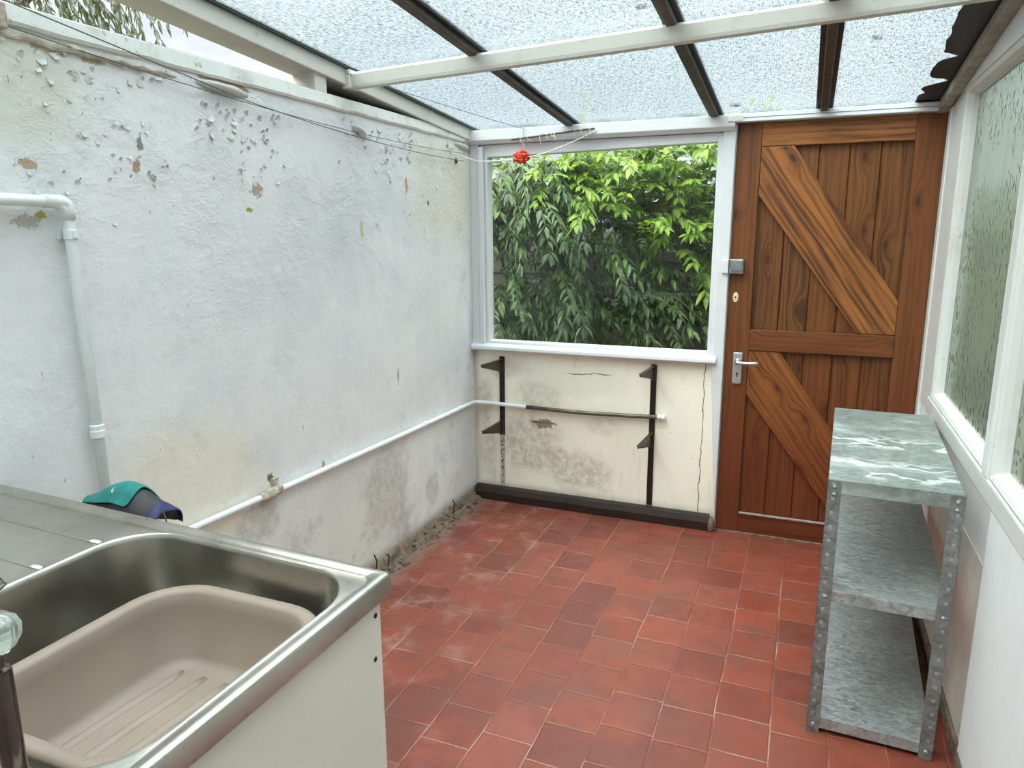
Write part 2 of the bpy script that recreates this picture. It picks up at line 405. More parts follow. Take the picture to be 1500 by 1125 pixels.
def mat_glass_obscure():
    t = T('wet_obscured_glass'); p = t.pos()
    q = t.vm('MULTIPLY', p, (1, 1, .8))
    v = t.n('TexVoronoi', {'Vector': t.vm('ADD', q, t.vm('MULTIPLY', t.noisec(p, 14), (.012, .012, .012))), 'Scale': 46.0}, feature='SMOOTH_F1')
    drop = t.mr(v.outputs['Distance'], .34, .06)
    zone = t.mr(t.noise(p, 3.2, 3), .4, .6)
    drop = t.math('MULTIPLY', drop, zone)
    wave = t.noise(t.vm('MULTIPLY', p, (7, 7, 2.2)), 1, 2, .5)
    h = t.math('ADD', t.math('MULTIPLY', drop, 1.5), t.math('MULTIPLY', wave, .9))
    nm = t.bump(h, .34, .012)
    tint = c(214, 222, 214)
    rf = t.n('BsdfRefraction', {'Color': tint, 'Roughness': .16, 'IOR': 1.15, 'Normal': nm}).outputs[0]
    tl = t.n('BsdfTranslucent', {'Color': c(205, 210, 204), 'Normal': nm}).outputs[0]
    gl = t.n('BsdfGlossy', {'Color': (1, 1, 1, 1), 'Roughness': .18, 'Normal': nm}).outputs[0]
    a = t.n('MixShader', {0: .12, 1: rf, 2: tl}).outputs[0]
    a = t.n('MixShader', {0: t.math('MULTIPLY_ADD', drop, .06, .05), 1: a, 2: gl}).outputs[0]
    return t.done(a)

def mat_clear():
    t = T('clear_window_glass')
    tr = t.n('BsdfTransparent', {'Color': (.93, .96, .95, 1)}).outputs[0]
    gl = t.n('BsdfGlossy', {'Color': (1, 1, 1, 1), 'Roughness': .02}).outputs[0]
    return t.done(t.n('MixShader', {0: .022, 1: tr, 2: gl}).outputs[0])

def mat_leaf(name, cols, trans=.35):
    t = T(name); r = t.n('NewGeometry').outputs['Random Per Island']
    n = len(cols)
    col = t.ramp(r, [(i / (n - 1), c(*k)) for i, k in enumerate(cols)])
    pb = t.pr(col, .38)
    tl = t.n('BsdfTranslucent', {'Color': t.mix(.5, col, c(160, 190, 40))}).outputs[0]
    return t.done(t.n('MixShader', {0: trans, 1: pb, 2: tl}).outputs[0])

def mat_white(name='white_gloss_paint', col=(208, 208, 204), dirt=.35, rough=.38):
    t = T(name); p = t.pos()
    n = t.noise(p, 7, 6, .65); f = t.noise(p, 40, 4)
    cc = t.mix(t.mr(n, .5, .75, 0, dirt), c(*col), c(176, 170, 156))
    cc = t.mix(t.math('MULTIPLY', t.mr(t.noise(t.vm('MULTIPLY', p, (30, 30, 30)), 1, 3), .68, .74), dirt), cc, c(110, 98, 82))
    return t.done(t.pr(cc, rough, 0, t.bump(f, .12, .003)))

M = {}
M['wall'] = mat_wall_left(); M['panel'] = mat_panel(); M['floor'] = mat_floor()
M['wood'] = mat_wood('varnished_pine', (98, 56, 24), (56, 28, 12)); M['planks'] = mat_wood('varnished_pine_boards', (100, 61, 25), (54, 29, 12), True)
M['brace'] = mat_wood('varnished_pine_brace', (134, 82, 36), (62, 33, 14))
M['galv'] = mat_galv('galvanised_steel', (160, 164, 162)); M['galv_top'] = mat_galv('galvanised_steel_marked', (140, 149, 144), .55, .55)
M['galv_dark'] = mat_galv('galvanised_steel_legs', (128, 130, 127))
M['galv_leg'] = mat_galv('galvanised_punched_angle', (126, 128, 126), slots=(.335 / 2 - .014, .925 / 2 - .018))
M['steel'] = mat_steel(); M['roofglass'] = mat_glass_roof(); M['obscure'] = mat_glass_obscure(); M['clear'] = mat_clear()
M['white'] = mat_white(); M['white_clean'] = mat_white('white_window_paint', (212, 213, 214), .12, .35)
t = T('white_coping_paint'); p = t.pos(); n = t.noise(p, 8, 6, .65)
cc = t.mix(t.mr(n, .48, .72, 0, .5), c(222, 222, 216), c(172, 164, 146))
cc = t.mix(t.mr(t.sep(p)[2], 2.0065, 2.0085), cc, c(72, 69, 62))          # weathered concrete top, darkened to cut light bounced onto the beam
cc = t.mix(t.math('MULTIPLY', t.mr(t.noise(p, 30, 4), .62, .7), .5), cc, c(128, 112, 90))
M['coping'] = t.done(t.pr(cc, .75, 0, t.bump(t.noise(p, 22, 5), .35, .006)))
M['board'] = mat_white('white_board_paint', (222, 224, 224), .14, .5)
M['purlin'] = mat_white('cream_beam_paint', (206, 205, 196), .35, .5)
M['pipe'] = mat_white('white_pipe_paint', (226, 230, 228), .25, .4)
M['bar'] = simple('dark_stained_timber', c(74, 62, 52), .6, var=.35, bump=.3)
M['tape'] = simple('black_bitumen_tape', c(30, 30, 29), .5, var=.3)
M['strip'] = simple('weathered_grey_timber', c(150, 142, 130), .7, var=.25, bump=.3)
M['black'] = simple('black_enamel', c(34, 26, 21), .45, var=.4)
M['browniron'] = simple('dark_brown_enamel', c(58, 46, 38), .5, var=.3)
M['skirt'] = simple('dark_brown_skirting_paint', c(42, 29, 23), .5, var=.35, scale=9, bump=.2)
M['cream'] = simple('cream_melamine', c(214, 211, 197), .38, var=.03, scale=5)
M['plastic'] = simple('taupe_plastic', c(136, 120, 106), .5, var=.06, scale=9)
M['tapbody'] = simple('chrome_dark_reflection_colour', c(84, 70, 66), .14, .75, var=.2, scale=40)  # reflection of dark surroundings put into the chrome's base colour
M['chrome'] = simple('chrome', c(200, 200, 200), .1, 1.0, var=.05)
M['satin'] = simple('satin_aluminium', c(206, 208, 210), .35, .85, var=.05)
M['latch'] = simple('dull_chrome_latch', c(150, 152, 150), .32, .8, var=.25, scale=30)
M['teal'] = simple('teal_fabric', c(34, 118, 112), .8, var=.3, scale=30, bump=.15)
M['darkfab'] = simple('black_fabric', c(40, 38, 38), .55, var=.3, scale=30)
M['navy'] = simple('navy_trim_fabric', c(30, 38, 78), .6, var=.2)
M['cord'] = simple('brown_cord', c(92, 66, 48), .8)
M['cloth'] = simple('white_cloth', c(232, 230, 224), .85)
M['red'] = simple('red_crumpled_plastic', c(206, 62, 42), .45, var=.25, scale=40)
M['wire'] = simple('grey_washing_line', c(96, 98, 96), .7)
M['whitecord'] = simple('white_cord', c(232, 232, 228), .8)
M['cane'] = simple('old_dark_cane', c(84, 68, 54), .8, var=.5, scale=40)
M['moss'] = simple('green_moss', c(62, 78, 58), .9, var=.4, scale=60)
M['rust'] = simple('rusty_pipe_joint', c(176, 164, 148), .7, var=.4, scale=60)
M['barepipe'] = simple('tarnished_copper_pipe', c(104, 96, 84), .45, .5, var=.35, scale=25)
M['plate'] = simple('cream_keyhole_plate', c(222, 204, 160), .4)
M['pinkpaint'] = simple('pinkish_painted_hinge', c(202, 176, 164), .6, var=.2)
M['mortar'] = simple('crumbling_mortar', c(112, 96, 80), .95, var=.5, scale=30, bump=.8)
M['flake'] = simple('white_paint_flake', c(204, 204, 198), .7, var=.06)
M['plaster'] = simple('bare_plaster', c(150, 122, 96), .9, var=.3, scale=30)
M['ledge'] = simple('crumbled_pale_render', c(188, 182, 166), .9, var=.22, scale=45, bump=.8)
M['barewood'] = simple('bare_pinkish_board', c(205, 192, 182), .7, var=.12, scale=9)
M['fence'] = simple('dark_weathered_fence', c(52, 50, 42), .8, var=.35, scale=12, bump=.3)
M['bark'] = simple('grey_bark', c(88, 80, 66), .9, var=.3, bump=.4)
M['earth'] = simple('garden_soil_and_grass', c(74, 84, 52), .95, var=.4, scale=3)
M['render'] = simple('pale_house_render', c(216, 214, 208), .8, var=.05, scale=4)
t = T('clear_acrylic')
M['acrylic'] = t.done(t.pr(c(232, 240, 232), .08, 0, Transmission_Weight=.85, IOR=1.45))

# ------------------------------------------------------------------ camera
cam = bpy.data.cameras.new('camera'); co = link(bpy.data.objects.new('camera', cam))
cam.sensor_width = 36; cam.sensor_fit = 'HORIZONTAL'; cam.lens = 1053.99 / 1500 * 36; cam.clip_start = .02
Rr = Vector((0.92657346, 0.37608805, -0.00440383)); U = Vector((-0.07334044, 0.19214912, 0.97862143)); F = Vector((-0.36889402, 0.90644167, -0.20562274))
co.matrix_world = Matrix.Translation((1.6969, -3.6106, 1.4992)) @ Matrix((Rr, U, -F)).transposed().to_4x4()
S.camera = co

RW, YR = 2.2, -4.5                      # right wall plane, rear (house) wall plane
def rz(x, y): return 2.03 - y * (.075 + .016 * x)     # underside of the roof glass

# ------------------------------------------------------------------ floor, ground
bm = bmesh.new(); B(bm, (-.2, YR, -.12), (2.3, .1, 0)); tag(obj('floor', bm, M['floor']), kind='structure')
bm = bmesh.new(); B(bm, (-25, -12, -.4), (25, 40, -.14)); tag(obj('ground', bm, M['earth']), kind='structure')

# ------------------------------------------------------------------ left wall
bm = bmesh.new(); B(bm, (-.22, YR, -.12), (0, .10, 1.962)); wl = tag(obj('wall_left', bm, M['wall']), kind='structure')
bm = bmesh.new()
ys = [YR + (.1 - YR) * i / 90 for i in range(91)]
rings = []
for y in ys:
    j = mnoise.noise(Vector((3, y * 9, 0))) * .006; k = mnoise.noise(Vector((9, y * 5, 2))) * .004
    rings.append([Vector(q) for q in ((-.23, y, 1.958), (.006 + k, y, 1.958 + j), (.010 + k, y, 1.966 + j), (.006, y, 2.004), (-.002, y, 2.009), (-.23, y, 2.012))])
loft(bm, rings, True, True, True); obj('coping', bm, M['coping'], wl)

def flap(bm, y, z, sy, sz, lift, rot):
    """one curled scale of paint, still fixed along its lower edge"""
    n = 4; V = []; cs, sn = math.cos(rot), math.sin(rot)
    jit = [random.uniform(.7, 1.15) for _ in range(5)]
    for j in range(n + 1):
        t = j / n
        for i in range(n + 1):
            a = (i / n - .5) * 2; w = sy * (1 - .55 * t * t) * jit[j]
            dy, dz = a * w * .5 + random.uniform(-.06, .06) * sy, t * sz + random.uniform(-.05, .05) * sz
            x = .0012 + lift * t ** 1.7 * (1 - .3 * a * a)
            V.append(bm.verts.new((x, y + dy * cs - dz * sn, z + dy * sn + dz * cs)))
    for j in range(n):
        for i in range(n):
            k = j * (n + 1) + i; bm.faces.new([V[k], V[k + 1], V[k + n + 2], V[k + n + 1]])
bm = bmesh.new(); random.seed(11)
def scatter(y0, y1, z0, z1, n, s0, s1, lift):
    for _ in range(n):
        s = random.uniform(s0, s1) * .72; flap(bm, random.uniform(y0, y1), random.uniform(z0, z1), s * random.uniform(.7, 2.4), s, random.uniform(.3, 1) * lift, random.choice((0, PI)) + random.uniform(-.9, .9))
scatter(-1.90, -1.52, 1.79, 1.88, 34, .010, .026, .012)
scatter(-2.45, -1.95, 1.86, 1.94, 30, .010, .024, .008)
scatter(-2.45, -2.05, 1.72, 1.86, 22, .008, .018, .006)
scatter(-2.2, -2.0, 1.62, 1.72, 14, .008, .018, .008)
scatter(-1.85, -1.5, 1.66, 1.78, 16, .008, .018, .009)
scatter(-1.15, -.62, 1.84, 1.93, 28, .010, .024, .010)
scatter(-.9, -.65, 1.78, 1.86, 14, .010, .022, .012)
scatter(-.35, -.02, 1.90, 1.95, 12, .010, .026, .014)
scatter(-1.2, -.3, 1.5, 1.85, 14, .008, .022, .009)
scatter(-2.45, -2.2, 1.5, 1.66, 10, .008, .016, .007)
scatter(-.9, -.3, .55, .9, 12, .006, .016, .005)
scatter(-1.6, -.2, .12, .5, 14, .006, .018, .005)
tag(obj('peeling_paint', bm, M['flake'], wl, smooth=False), kind='stuff')
# the two long loose shells under the coping, with the bare plaster behind them
def shell(y0, y1, z0, z1, out):
    bm = bmesh.new(); rings = []
    for i in range(13):
        s = i / 12; y = y0 + (y1 - y0) * s; z = z0 + (z1 - z0) * s; o = out * math.sin(PI * min(1, s * 1.05)) ** .7 + .002
        w = .018 * math.sin(PI * (.08 + .84 * s)) ** .6 + random.uniform(-.002, .002)
        rings.append([Vector((.001, y, z - w)), Vector((o * .55, y, z - w * .9)), Vector((o, y, z - w * .2)), Vector((o * 1.05, y, z + w * .35)), Vector((o * .98, y, z + w * .4)), Vector((o * .9, y, z - w * .2)), Vector((o * .45, y, z - w * .7)), Vector((.001, y, z - w * .8))])
    loft(bm, rings, True, True, True); return bm
obj('loose_plaster', shell(-1.885, -1.67, 1.940, 1.934, .022), M['flake'], wl, smooth=True)
bm = bmesh.new(); prism(bm, [(.0015, -1.875, 1.952), (.0015, -1.80, 1.942), (.0015, -1.70, 1.938), (.0015, -1.66, 1.945), (.0015, -1.70, 1.958), (.0015, -1.80, 1.962), (.0015, -1.86, 1.962)], (.001, 0, 0)); obj('bare_plaster', bm, M['plaster'], wl)
obj('loose_plaster', shell(-1.10, -1.0, 1.915, 1.885, .022), M['flake'], wl, smooth=True)
obj('loose_plaster', shell(-.20, -.03, 1.945, 1.93, .016), M['flake'], wl, smooth=True)

random.seed(8); bm = bmesh.new(); rings = []
for i in range(41):
    y = -2.47 + .52 * i / 40; a = mnoise.noise(Vector((y * 17, 1, 0))); b = mnoise.noise(Vector((y * 31, 5, 0))); tp_ = math.sin(PI * i / 40) ** .5
    zc = 1.938 + .010 * a; hw = (.010 + .006 * b) * tp_ + .001; o = (.010 + .008 * b + .004 * a) * tp_ + .001
    rings.append([Vector((-.003, y, zc - hw)), Vector((o * .7, y, zc - hw * .8)), Vector((o, y, zc - hw * .1 + .003 * b)), Vector((o * .8, y, zc + hw * .7)), Vector((-.003, y, zc + hw))])
loft(bm, rings, True, True, True); obj('rough_render_ledge', bm, M['ledge'], wl)
# crumbling strip along the foot of the left wall
bm = bmesh.new(); rings = []; random.seed(3)
for i in range(61):
    y = -1.7 + 1.68 * i / 60; n1 = mnoise.noise(Vector((0, y * 7, 1))); n2 = mnoise.noise(Vector((4, y * 13, 2)))
    w = .045 + .018 * n1; h = .045 + .016 * n2
    rings.append([Vector((-.01, y, -.01)), Vector((-.01, y, h + .012)), Vector((.012, y, h + .006 * n1)), Vector((.022 + .006 * n2, y, h * .45)), Vector((w * .75, y, h * .5 + .012 * n1)), Vector((w, y, .012 + .006 * n2)), Vector((w + .012, y, -.01))])
loft(bm, rings, True, True, True)
for _ in range(90):
    y = random.uniform(-1.6, -.05); x = random.uniform(.02, .085); s = random.uniform(.004, .012)
    q = bmesh.ops.create_icosphere(bm, subdivisions=1, radius=s, matrix=Matrix.Translation((x, y, max(s * .4, .05 - x * .75))) @ Matrix.Diagonal((1, random.uniform(.7, 1.6), .7, 1)))
bl = tag(obj('baseboard_left', bm, M['mortar']), kind='structure')
for y, h in ((-1.12, .09), (-.36, .075), (-1.02, .05)):
    bm = bmesh.new(); sweep(bm, [(.03, y, .02), (.036, y + .006, .05 + h * .4), (.030, y - .004, .03 + h)], .0035, 6); obj('twig', bm, M['black'], bl)

# ------------------------------------------------------------------ back wall, window 1
wb = tag(obj('wall_back', box((0, 0, -.12), (1.345, .10, .868)), M['panel']), kind='structure')
bm = bmesh.new(); rings = []
for i in range(25):
    x = .012 + 1.31 * i / 24; j = mnoise.noise(Vector((x * 6, 0, 0))) * .004
    rings.append([Vector((x, 0, 0)), Vector((x, -.040 + j, 0)), Vector((x, -.044 + j, .045 + j)), Vector((x, -.034 + j, .074 + j)), Vector((x, -.01, .080 + j)), Vector((x, 0, .080))])
loft(bm, rings, True, True, True); bb = tag(obj('baseboard_back', bm, M['skirt']), kind='structure')
bm = bmesh.new(); lathe(bm, [(.001, -.03), (.014, -.028), (.018, 0), (.014, .03), (.004, .05)], (1.335, -.035, .032), 'z', 12); obj('mortar_lump', bm, M['mortar'], bb)

w1 = struct('window_1', (.65, 0, .87))
f = M['white_clean']
def quadbar(bm, a, b, cc, d, y0, y1):
    """bar with the x-z outline a b c d from y0 to y1"""
    hexa(bm, [(q[0], y0, q[1]) for q in (a, b)] + [(q[0], y1, q[1]) for q in (b, a)] + [(q[0], y0, q[1]) for q in (d, cc)] + [(q[0], y1, q[1]) for q in (cc, d)])
GX0, GX1, GZ0, GL, GR = .096, 1.268, .918, 1.886, 1.910
bm = bmesh.new()
quadbar(bm, (0, .87), (.05, .87), (.05, 1.99), (0, 1.99), -.018, .10)                        # left stile
quadbar(bm, (.05, .885), (.078, .885), (.078, 1.94), (.05, 1.94), -.030, .09)                # planted bead
quadbar(bm, (.078, GZ0), (GX0, GZ0), (GX0, GL + .01), (.078, GL + .01), -.006, .06)
quadbar(bm, (GX1, GZ0), (1.300, .885), (1.300, 1.95), (GX1, GR + .01), -.008, .06)
quadbar(bm, (.06, .885), (1.300, .885), (1.300, GZ0), (.06, GZ0), -.004, .06)
quadbar(bm, (.06, GL), (1.300, GR), (1.300, 1.95), (.06, 1.95), -.004, .06)
obj('window_frame', bm, f, w1, bevel=.004)
bm = bmesh.new(); quadbar(bm, (1.293, .86), (1.349, -.0), (1.349, 1.985), (1.293, 1.985), -.022, .10); obj('mullion_post', bm, f, w1, bevel=.005)
bm = bmesh.new(); prism(bm, [(.0, .02, .866), (.0, -.040, .866), (.0, -.048, .874), (.0, -.046, .890), (.0, -.034, .900), (.0, .02, .904)], (1.315, 0, 0)); obj('window_sill', bm, f, w1, bevel=.003)
bm = bmesh.new(); quadbar(bm, (GX0 - .01, GZ0 - .01), (GX1 + .01, GZ0 - .01), (GX1 + .01, GR + .01), (GX0 - .01, GL + .01), .028, .032); obj('glass_pane', bm, M['clear'], w1)
# head beam across window and door
bm = bmesh.new(); prism(bm, [(.0, .10, 1.952), (.0, -.030, 1.952), (.0, -.052, 1.968), (.0, -.054, 2.018), (.0, .10, 2.026)], (1.345, 0, 0)); hb = tag(obj('trim_1', bm, f, bevel=.003), kind='structure')
bm = bmesh.new(); B(bm, (1.335, -.040, 1.986), (2.2, .10, 2.022)); obj('door_head', bm, f, hb, bevel=.003)
bm = bmesh.new(); B(bm, (1.315, -.0575, 1.988), (1.375, -.054, 2.016)); obj('joint_plate', bm, M['white'], hb, bevel=.002)
bm = bmesh.new(); B(bm, (1.378, -.0412, 2.003), (2.15, -.0395, 2.0045)); obj('crack', bm, M['black'], hb)

# ------------------------------------------------------------------ door
d1 = struct('door_1', (1.77, 0, 0)); DX0, DX1 = 1.352, 2.193
def board(name, cx, cy, cz, w, th, ln, mat, rot=0.0, roty=0.0, parent=None, bev=.003):
    """board centred at a point, its grain along local z; roty turns it in the door's plane"""
    bm = box((-w / 2, -th / 2, -ln / 2), (w / 2, th / 2, ln / 2))
    o = obj(name, bm, mat, None, bevel=bev); o.location = (cx, cy, cz); o.rotation_euler = (0, roty, 0)
    if parent is not None: adopt(o, parent)
    return o
TH = .024
board('stile', (DX0 + 1.461) / 2, TH / 2, .994, 1.461 - DX0, TH, 1.982, M['wood'], parent=d1)
board('stile', (2.082 + DX1) / 2, TH / 2, .994, DX1 - 2.082, TH, 1.982, M['wood'], parent=d1)
RC = (1.461 + 2.082) / 2; RL = 2.082 - 1.461
board('rail', RC, TH / 2 + .001, 1.931, .106, TH, RL, M['brace'], roty=PI / 2, parent=d1)
board('rail', RC, TH / 2 - .004, .989, .100, TH, RL, M['wood'], roty=PI / 2, parent=d1)
board('rail', RC, TH / 2 + .001, .056, .102, TH, RL, M['wood'], roty=PI / 2, parent=d1)
obj('draught_strip', box((1.463, -.004, .104), (2.08, .012, .110)), M['strip'], d1)
# tongued and grooved panel
bm = bmesh.new(); P = .1246; nb = 5; x0 = 1.4600
prof = []
for i in range(nb):
    a, b = x0 + i * P, x0 + (i + 1) * P
    prof += [(a, .030), (a + .004, .024), (b - .004, .024), (b, .030)]
r0 = [bm.verts.new((x - 1.46, y, .006)) for x, y in prof]; r1 = [bm.verts.new((x - 1.46, y, 1.98)) for x, y in prof]
for i in range(len(prof) - 1): bm.faces.new([r0[i], r0[i + 1], r1[i + 1], r1[i]])
B(bm, (0, .032, .006), (nb * P, .044, 1.98))
o = obj('board_panel', bm, M['planks'], None, fix=True); o.location = (1.46, 0, 0); adopt(o, d1)
def brace(poly):
    """diagonal board cut to its outline; local z follows the board"""
    ang = math.atan2(.48, -.686)                                 # direction of the board in x, z
    cx = sum(p[0] for p in poly) / len(poly); cz = sum(p[1] for p in poly) / len(poly)
    th = ang; R = Matrix.Rotation(-th, 2)
    bm = bmesh.new(); cs, sn = math.cos(th), math.sin(th)
    loc = []
    for x, z in poly:
        dx, dz = x - cx, z - cz; loc.append((dx * cs - dz * sn, -.011, dx * sn + dz * cs))
    prism(bm, loc, (0, .022, 0))
    o = obj('brace', bm, M['brace'], None, bevel=.003); o.location = (cx, .0125, cz); o.rotation_euler = (0, th, 0); adopt(o, d1)
brace([(1.462, 1.877), (1.603, 1.877), (2.081, 1.192), (2.081, 1.041), (1.925, 1.041), (1.462, 1.664)])
brace([(1.462, .937), (1.603, .937), (2.081, .252), (2.081, .108), (1.925, .108), (1.462, .724)])
# night latch, escutcheon, lever handle, hinges
la = obj('night_latch', box((1.352, -.034, 1.303), (1.418, 0, 1.374)), M['latch'], d1, bevel=.006)
bm = bmesh.new(); B(bm, (1.362, -.037, 1.316), (1.408, -.0335, 1.362)); obj('latch_face', bm, M['galv_dark'], la, bevel=.004)
obj('latch_keep', box((1.320, -.036, 1.306), (1.349, -.021, 1.370)), M['white_clean'], d1, bevel=.004)
bm = bmesh.new(); lathe(bm, [(.0008, -.003), (.012, -.003), (.013, 0)], (0, 0, 0), 'y', 20)
for v in bm.verts: v.co.z *= 1.9; v.co += Vector((1.387, 0, 1.192))
es = obj('keyhole_plate', bm, M['plate'], d1)
bm = bmesh.new(); lathe(bm, [(.0005, -.0045), (.0042, -.0045), (.0042, -.002)], (1.387, 0, 1.192), 'y', 12); obj('keyhole', bm, M['black'], es)
hd = obj('door_handle', box((1.393, -.008, .772), (1.436, 0, .926)), M['satin'], d1, bevel=.003)
bm = bmesh.new(); lathe(bm, [(.017, -.008), (.016, -.020), (.011, -.026), (.0095, -.046), (.004, -.05)], (1.416, 0, .882), 'y', 16)
sweep(bm, rounded([(1.416, -.042, .882), (1.428, -.048, .882), (1.47, -.050, .882), (1.512, -.048, .886)], .02), .0085, 10, True); obj('lever', bm, M['satin'], hd, smooth=True)
bm = bmesh.new(); lathe(bm, [(.0005, -.0095), (.0055, -.0095), (.0055, -.007)], (1.415, 0, .822), 'y', 12); B(bm, (1.4125, -.0095, .806), (1.4175, -.007, .822)); obj('keyhole', bm, M['black'], hd)
for x, z in ((1.399, .920), (1.430, .920), (1.399, .778), (1.430, .778)):
    bm = bmesh.new(); lathe(bm, [(.0005, -.0095), (.003, -.009), (.003, -.007)], (x, 0, z), 'y', 8); obj('screw', bm, M['latch'], hd)
for z in (1.745, .80, .20):
    bm = bmesh.new(); lathe(bm, [(.005, -.045), (.0065, -.043), (.0065, .043), (.005, .045)], (2.199, -.008, z), 'z', 10); B(bm, (2.194, -.004, z - .045), (2.204, .0, z + .045)); obj('hinge', bm, M['pinkpaint'], d1)
obj('door_frame', box((2.1945, -.004, 0), (2.222, .10, 1.99)), M['white'], d1, bevel=.003)
obj('threshold', box((1.35, -.012, -.01), (2.2, .06, .006)), M['mortar'], d1)

# ------------------------------------------------------------------ right wall and its windows
wr = tag(obj('wall_right', box((RW + .004, -1.47, -.12), (RW + .07, .10, .79)), M['board']), kind='structure')
obj('wall_panel', box((RW - .008, YR, -.12), (RW + .07, -1.475, .79)), M['board'], wr, bevel=.003)
obj('bare_lower_board', box((RW + .001, -1.47, .05), (RW + .006, -.11, .60)), M['barewood'], wr)
obj('skirting', box((RW - .010, YR, 0), (RW + .004, -.02, .055)), M['mortar'], wr, bevel=.006)
bm = bmesh.new(); B(bm, (RW - .006, -.36, .78), (RW + .07, .10, 2.05)); obj('corner_post', bm, M['white'], wr, bevel=.006)
obj('cover_strip', box((RW - .012, -.10, 0), (RW + .004, -.042, 1.99)), M['white'], wr, bevel=.004)
bm = bmesh.new(); B(bm, (RW - .010, YR, .775), (RW + .07, -.30, .838)); obj('bottom_rail', bm, M['white'], wr, bevel=.006)
bm = bmesh.new()
hexa(bm, [(RW - .012, YR, 2.015), (RW + .07, YR, 2.015), (RW + .07, .10, 2.015), (RW - .012, .10, 2.015), (RW - .012, YR, rz(2.2, YR) - .002), (RW + .07, YR, rz(2.2, YR) - .002), (RW + .07, .10, rz(2.2, .10) - .002), (RW - .012, .10, rz(2.2, .10) - .002)])
obj('head_board', bm, M['white'], wr, bevel=.004)
def sidewin(name, y0, y1):
    """fixed light between y0 (near) and y1 (far)"""
    w = struct(name, (RW, (y0 + y1) / 2, .84)); g = RW + .032; bm = bmesh.new()
    bd = M['white']
    # rounded glazing beads: profile swept around the opening
    zz0, zz1 = .836, 2.02
    prof = [(RW - .004, 0), (RW - .008, .012), (RW - .002, .024), (RW + .014, .032), (g, .036), (g + .01, .036), (g + .01, 0)]
    for (a, b, ax) in (('z', zz0, 1), ('z', zz1, -1), ('y', y0, 1), ('y', y1, -1)):
        ring = []
        for e in (0, 1):
            r = []
            for x, s in prof:
                if a == 'z': r.append(Vector((x, (y1 - s if e else y0 + s), b + ax * s)))
                else: r.append(Vector((x, b + ax * s, (zz1 - s if e else zz0 + s))))
            ring.append(r)
        loft(bm, ring, True, True, True)
    obj('window_frame', bm, bd, w)
    obj('glass_pane', box((g, y0 + .02, zz0 + .02), (g + .004, y1 - .02, zz1 - .02)), M['obscure'], w)
    return w
sidewin('window_2', -1.33, -.36)
sidewin('window_3', -2.45, -1.405)
sidewin('window_4', -3.55, -2.525)
for y in (-1.3675, -2.4875):
    obj('mullion', box((RW - .012, y - .035, .83), (RW + .07, y + .035, 2.03)), M['white'], wr, bevel=.012, seg=3)
obj('wall_pier', box((RW - .004, YR, .83), (RW + .07, -3.555, 2.03)), M['board'], wr)

# rear (house) wall behind the camera
wh = tag(obj('wall_rear', box((-.22, YR - .2, -.12), (2.27, YR, 3.2)), M['render']), kind='structure')

# ------------------------------------------------------------------ glazed roof
ce = struct('ceiling', (1.1, -2.2, 2.2))
bars = [-.005, .558, 1.252, 1.714, 2.20]
YE = .16
def slab(bm, x0, x1, dz0, dz1, y0=YR, y1=YE, sk=0.0):
    n = 8; rings = []
    for i in range(n + 1):
        y = y0 + (y1 - y0) * i / n
        rings.append([Vector((x0, y, rz(x0, y) + dz0)), Vector((x1, y, rz(x1, y) + dz0)), Vector((x1, y, rz(x1, y) + dz1)), Vector((x0, y, rz(x0, y) + dz1))])
    loft(bm, rings, True, True, True)
for a, b in zip(bars, bars[1:]):
    for y0, y1, e in ((YR, -2.32, .004), (-2.33, YE, 0)):
        bm = bmesh.new(); n = 6; V = []
        for i in range(n + 1):
            y = y0 + (y1 - y0) * i / n
            V.append([bm.verts.new((x, y, rz(x, y) + .004 + e)) for x in (a + .006, b - .006)])
        for i in range(n): bm.faces.new([V[i][0], V[i][1], V[i + 1][1], V[i + 1][0]])
        obj('glass_pane', bm, M['roofglass'], ce)
for x, w in ((bars[1], .031), (bars[2], .032), (bars[3], .034)):
    bm = bmesh.new(); slab(bm, x - .016, x + .016, -.024, .0, y1=.03); gb = obj('glazing_bar', bm, M['bar'], ce, bevel=.004)
    bm = bmesh.new(); slab(bm, x - w, x + w, .006, .011); slab(bm, x - w, x + w, -.003, .0015, y1=.06); obj('sealing_tape', bm, M['tape'], gb)
bm = bmesh.new(); slab(bm, .02, .03, -.006, .006, y1=.05); slab(bm, -.1, .026, .004, .012); obj('sealing_tape', bm, M['tape'], ce)
# wall plate on the left, posts, dark infill board beyond the purlin
bm = bmesh.new(); slab(bm, -.10, .016, -.062, .0, y1=.05); obj('wall_plate', bm, M['purlin'], ce, bevel=.004)
for y in (-1.285, -2.62, -3.9):
    obj('post', box((-.095, y - .035, 2.005), (.004, y + .035, rz(0, y) - .055)), M['purlin'], ce, bevel=.003)
bm = bmesh.new(); hexa(bm, [(-.09, -1.25, 1.995), (-.075, -1.25, 1.995), (-.075, .02, 1.995), (-.09, .02, 1.995), (-.09, -1.25, rz(0, -1.25) - .03), (-.075, -1.25, rz(0, -1.25) - .03), (-.075, .02, rz(0, 0) - .02), (-.09, .02, rz(0, 0) - .02)]); obj('infill_board', bm, M['bar'], ce)
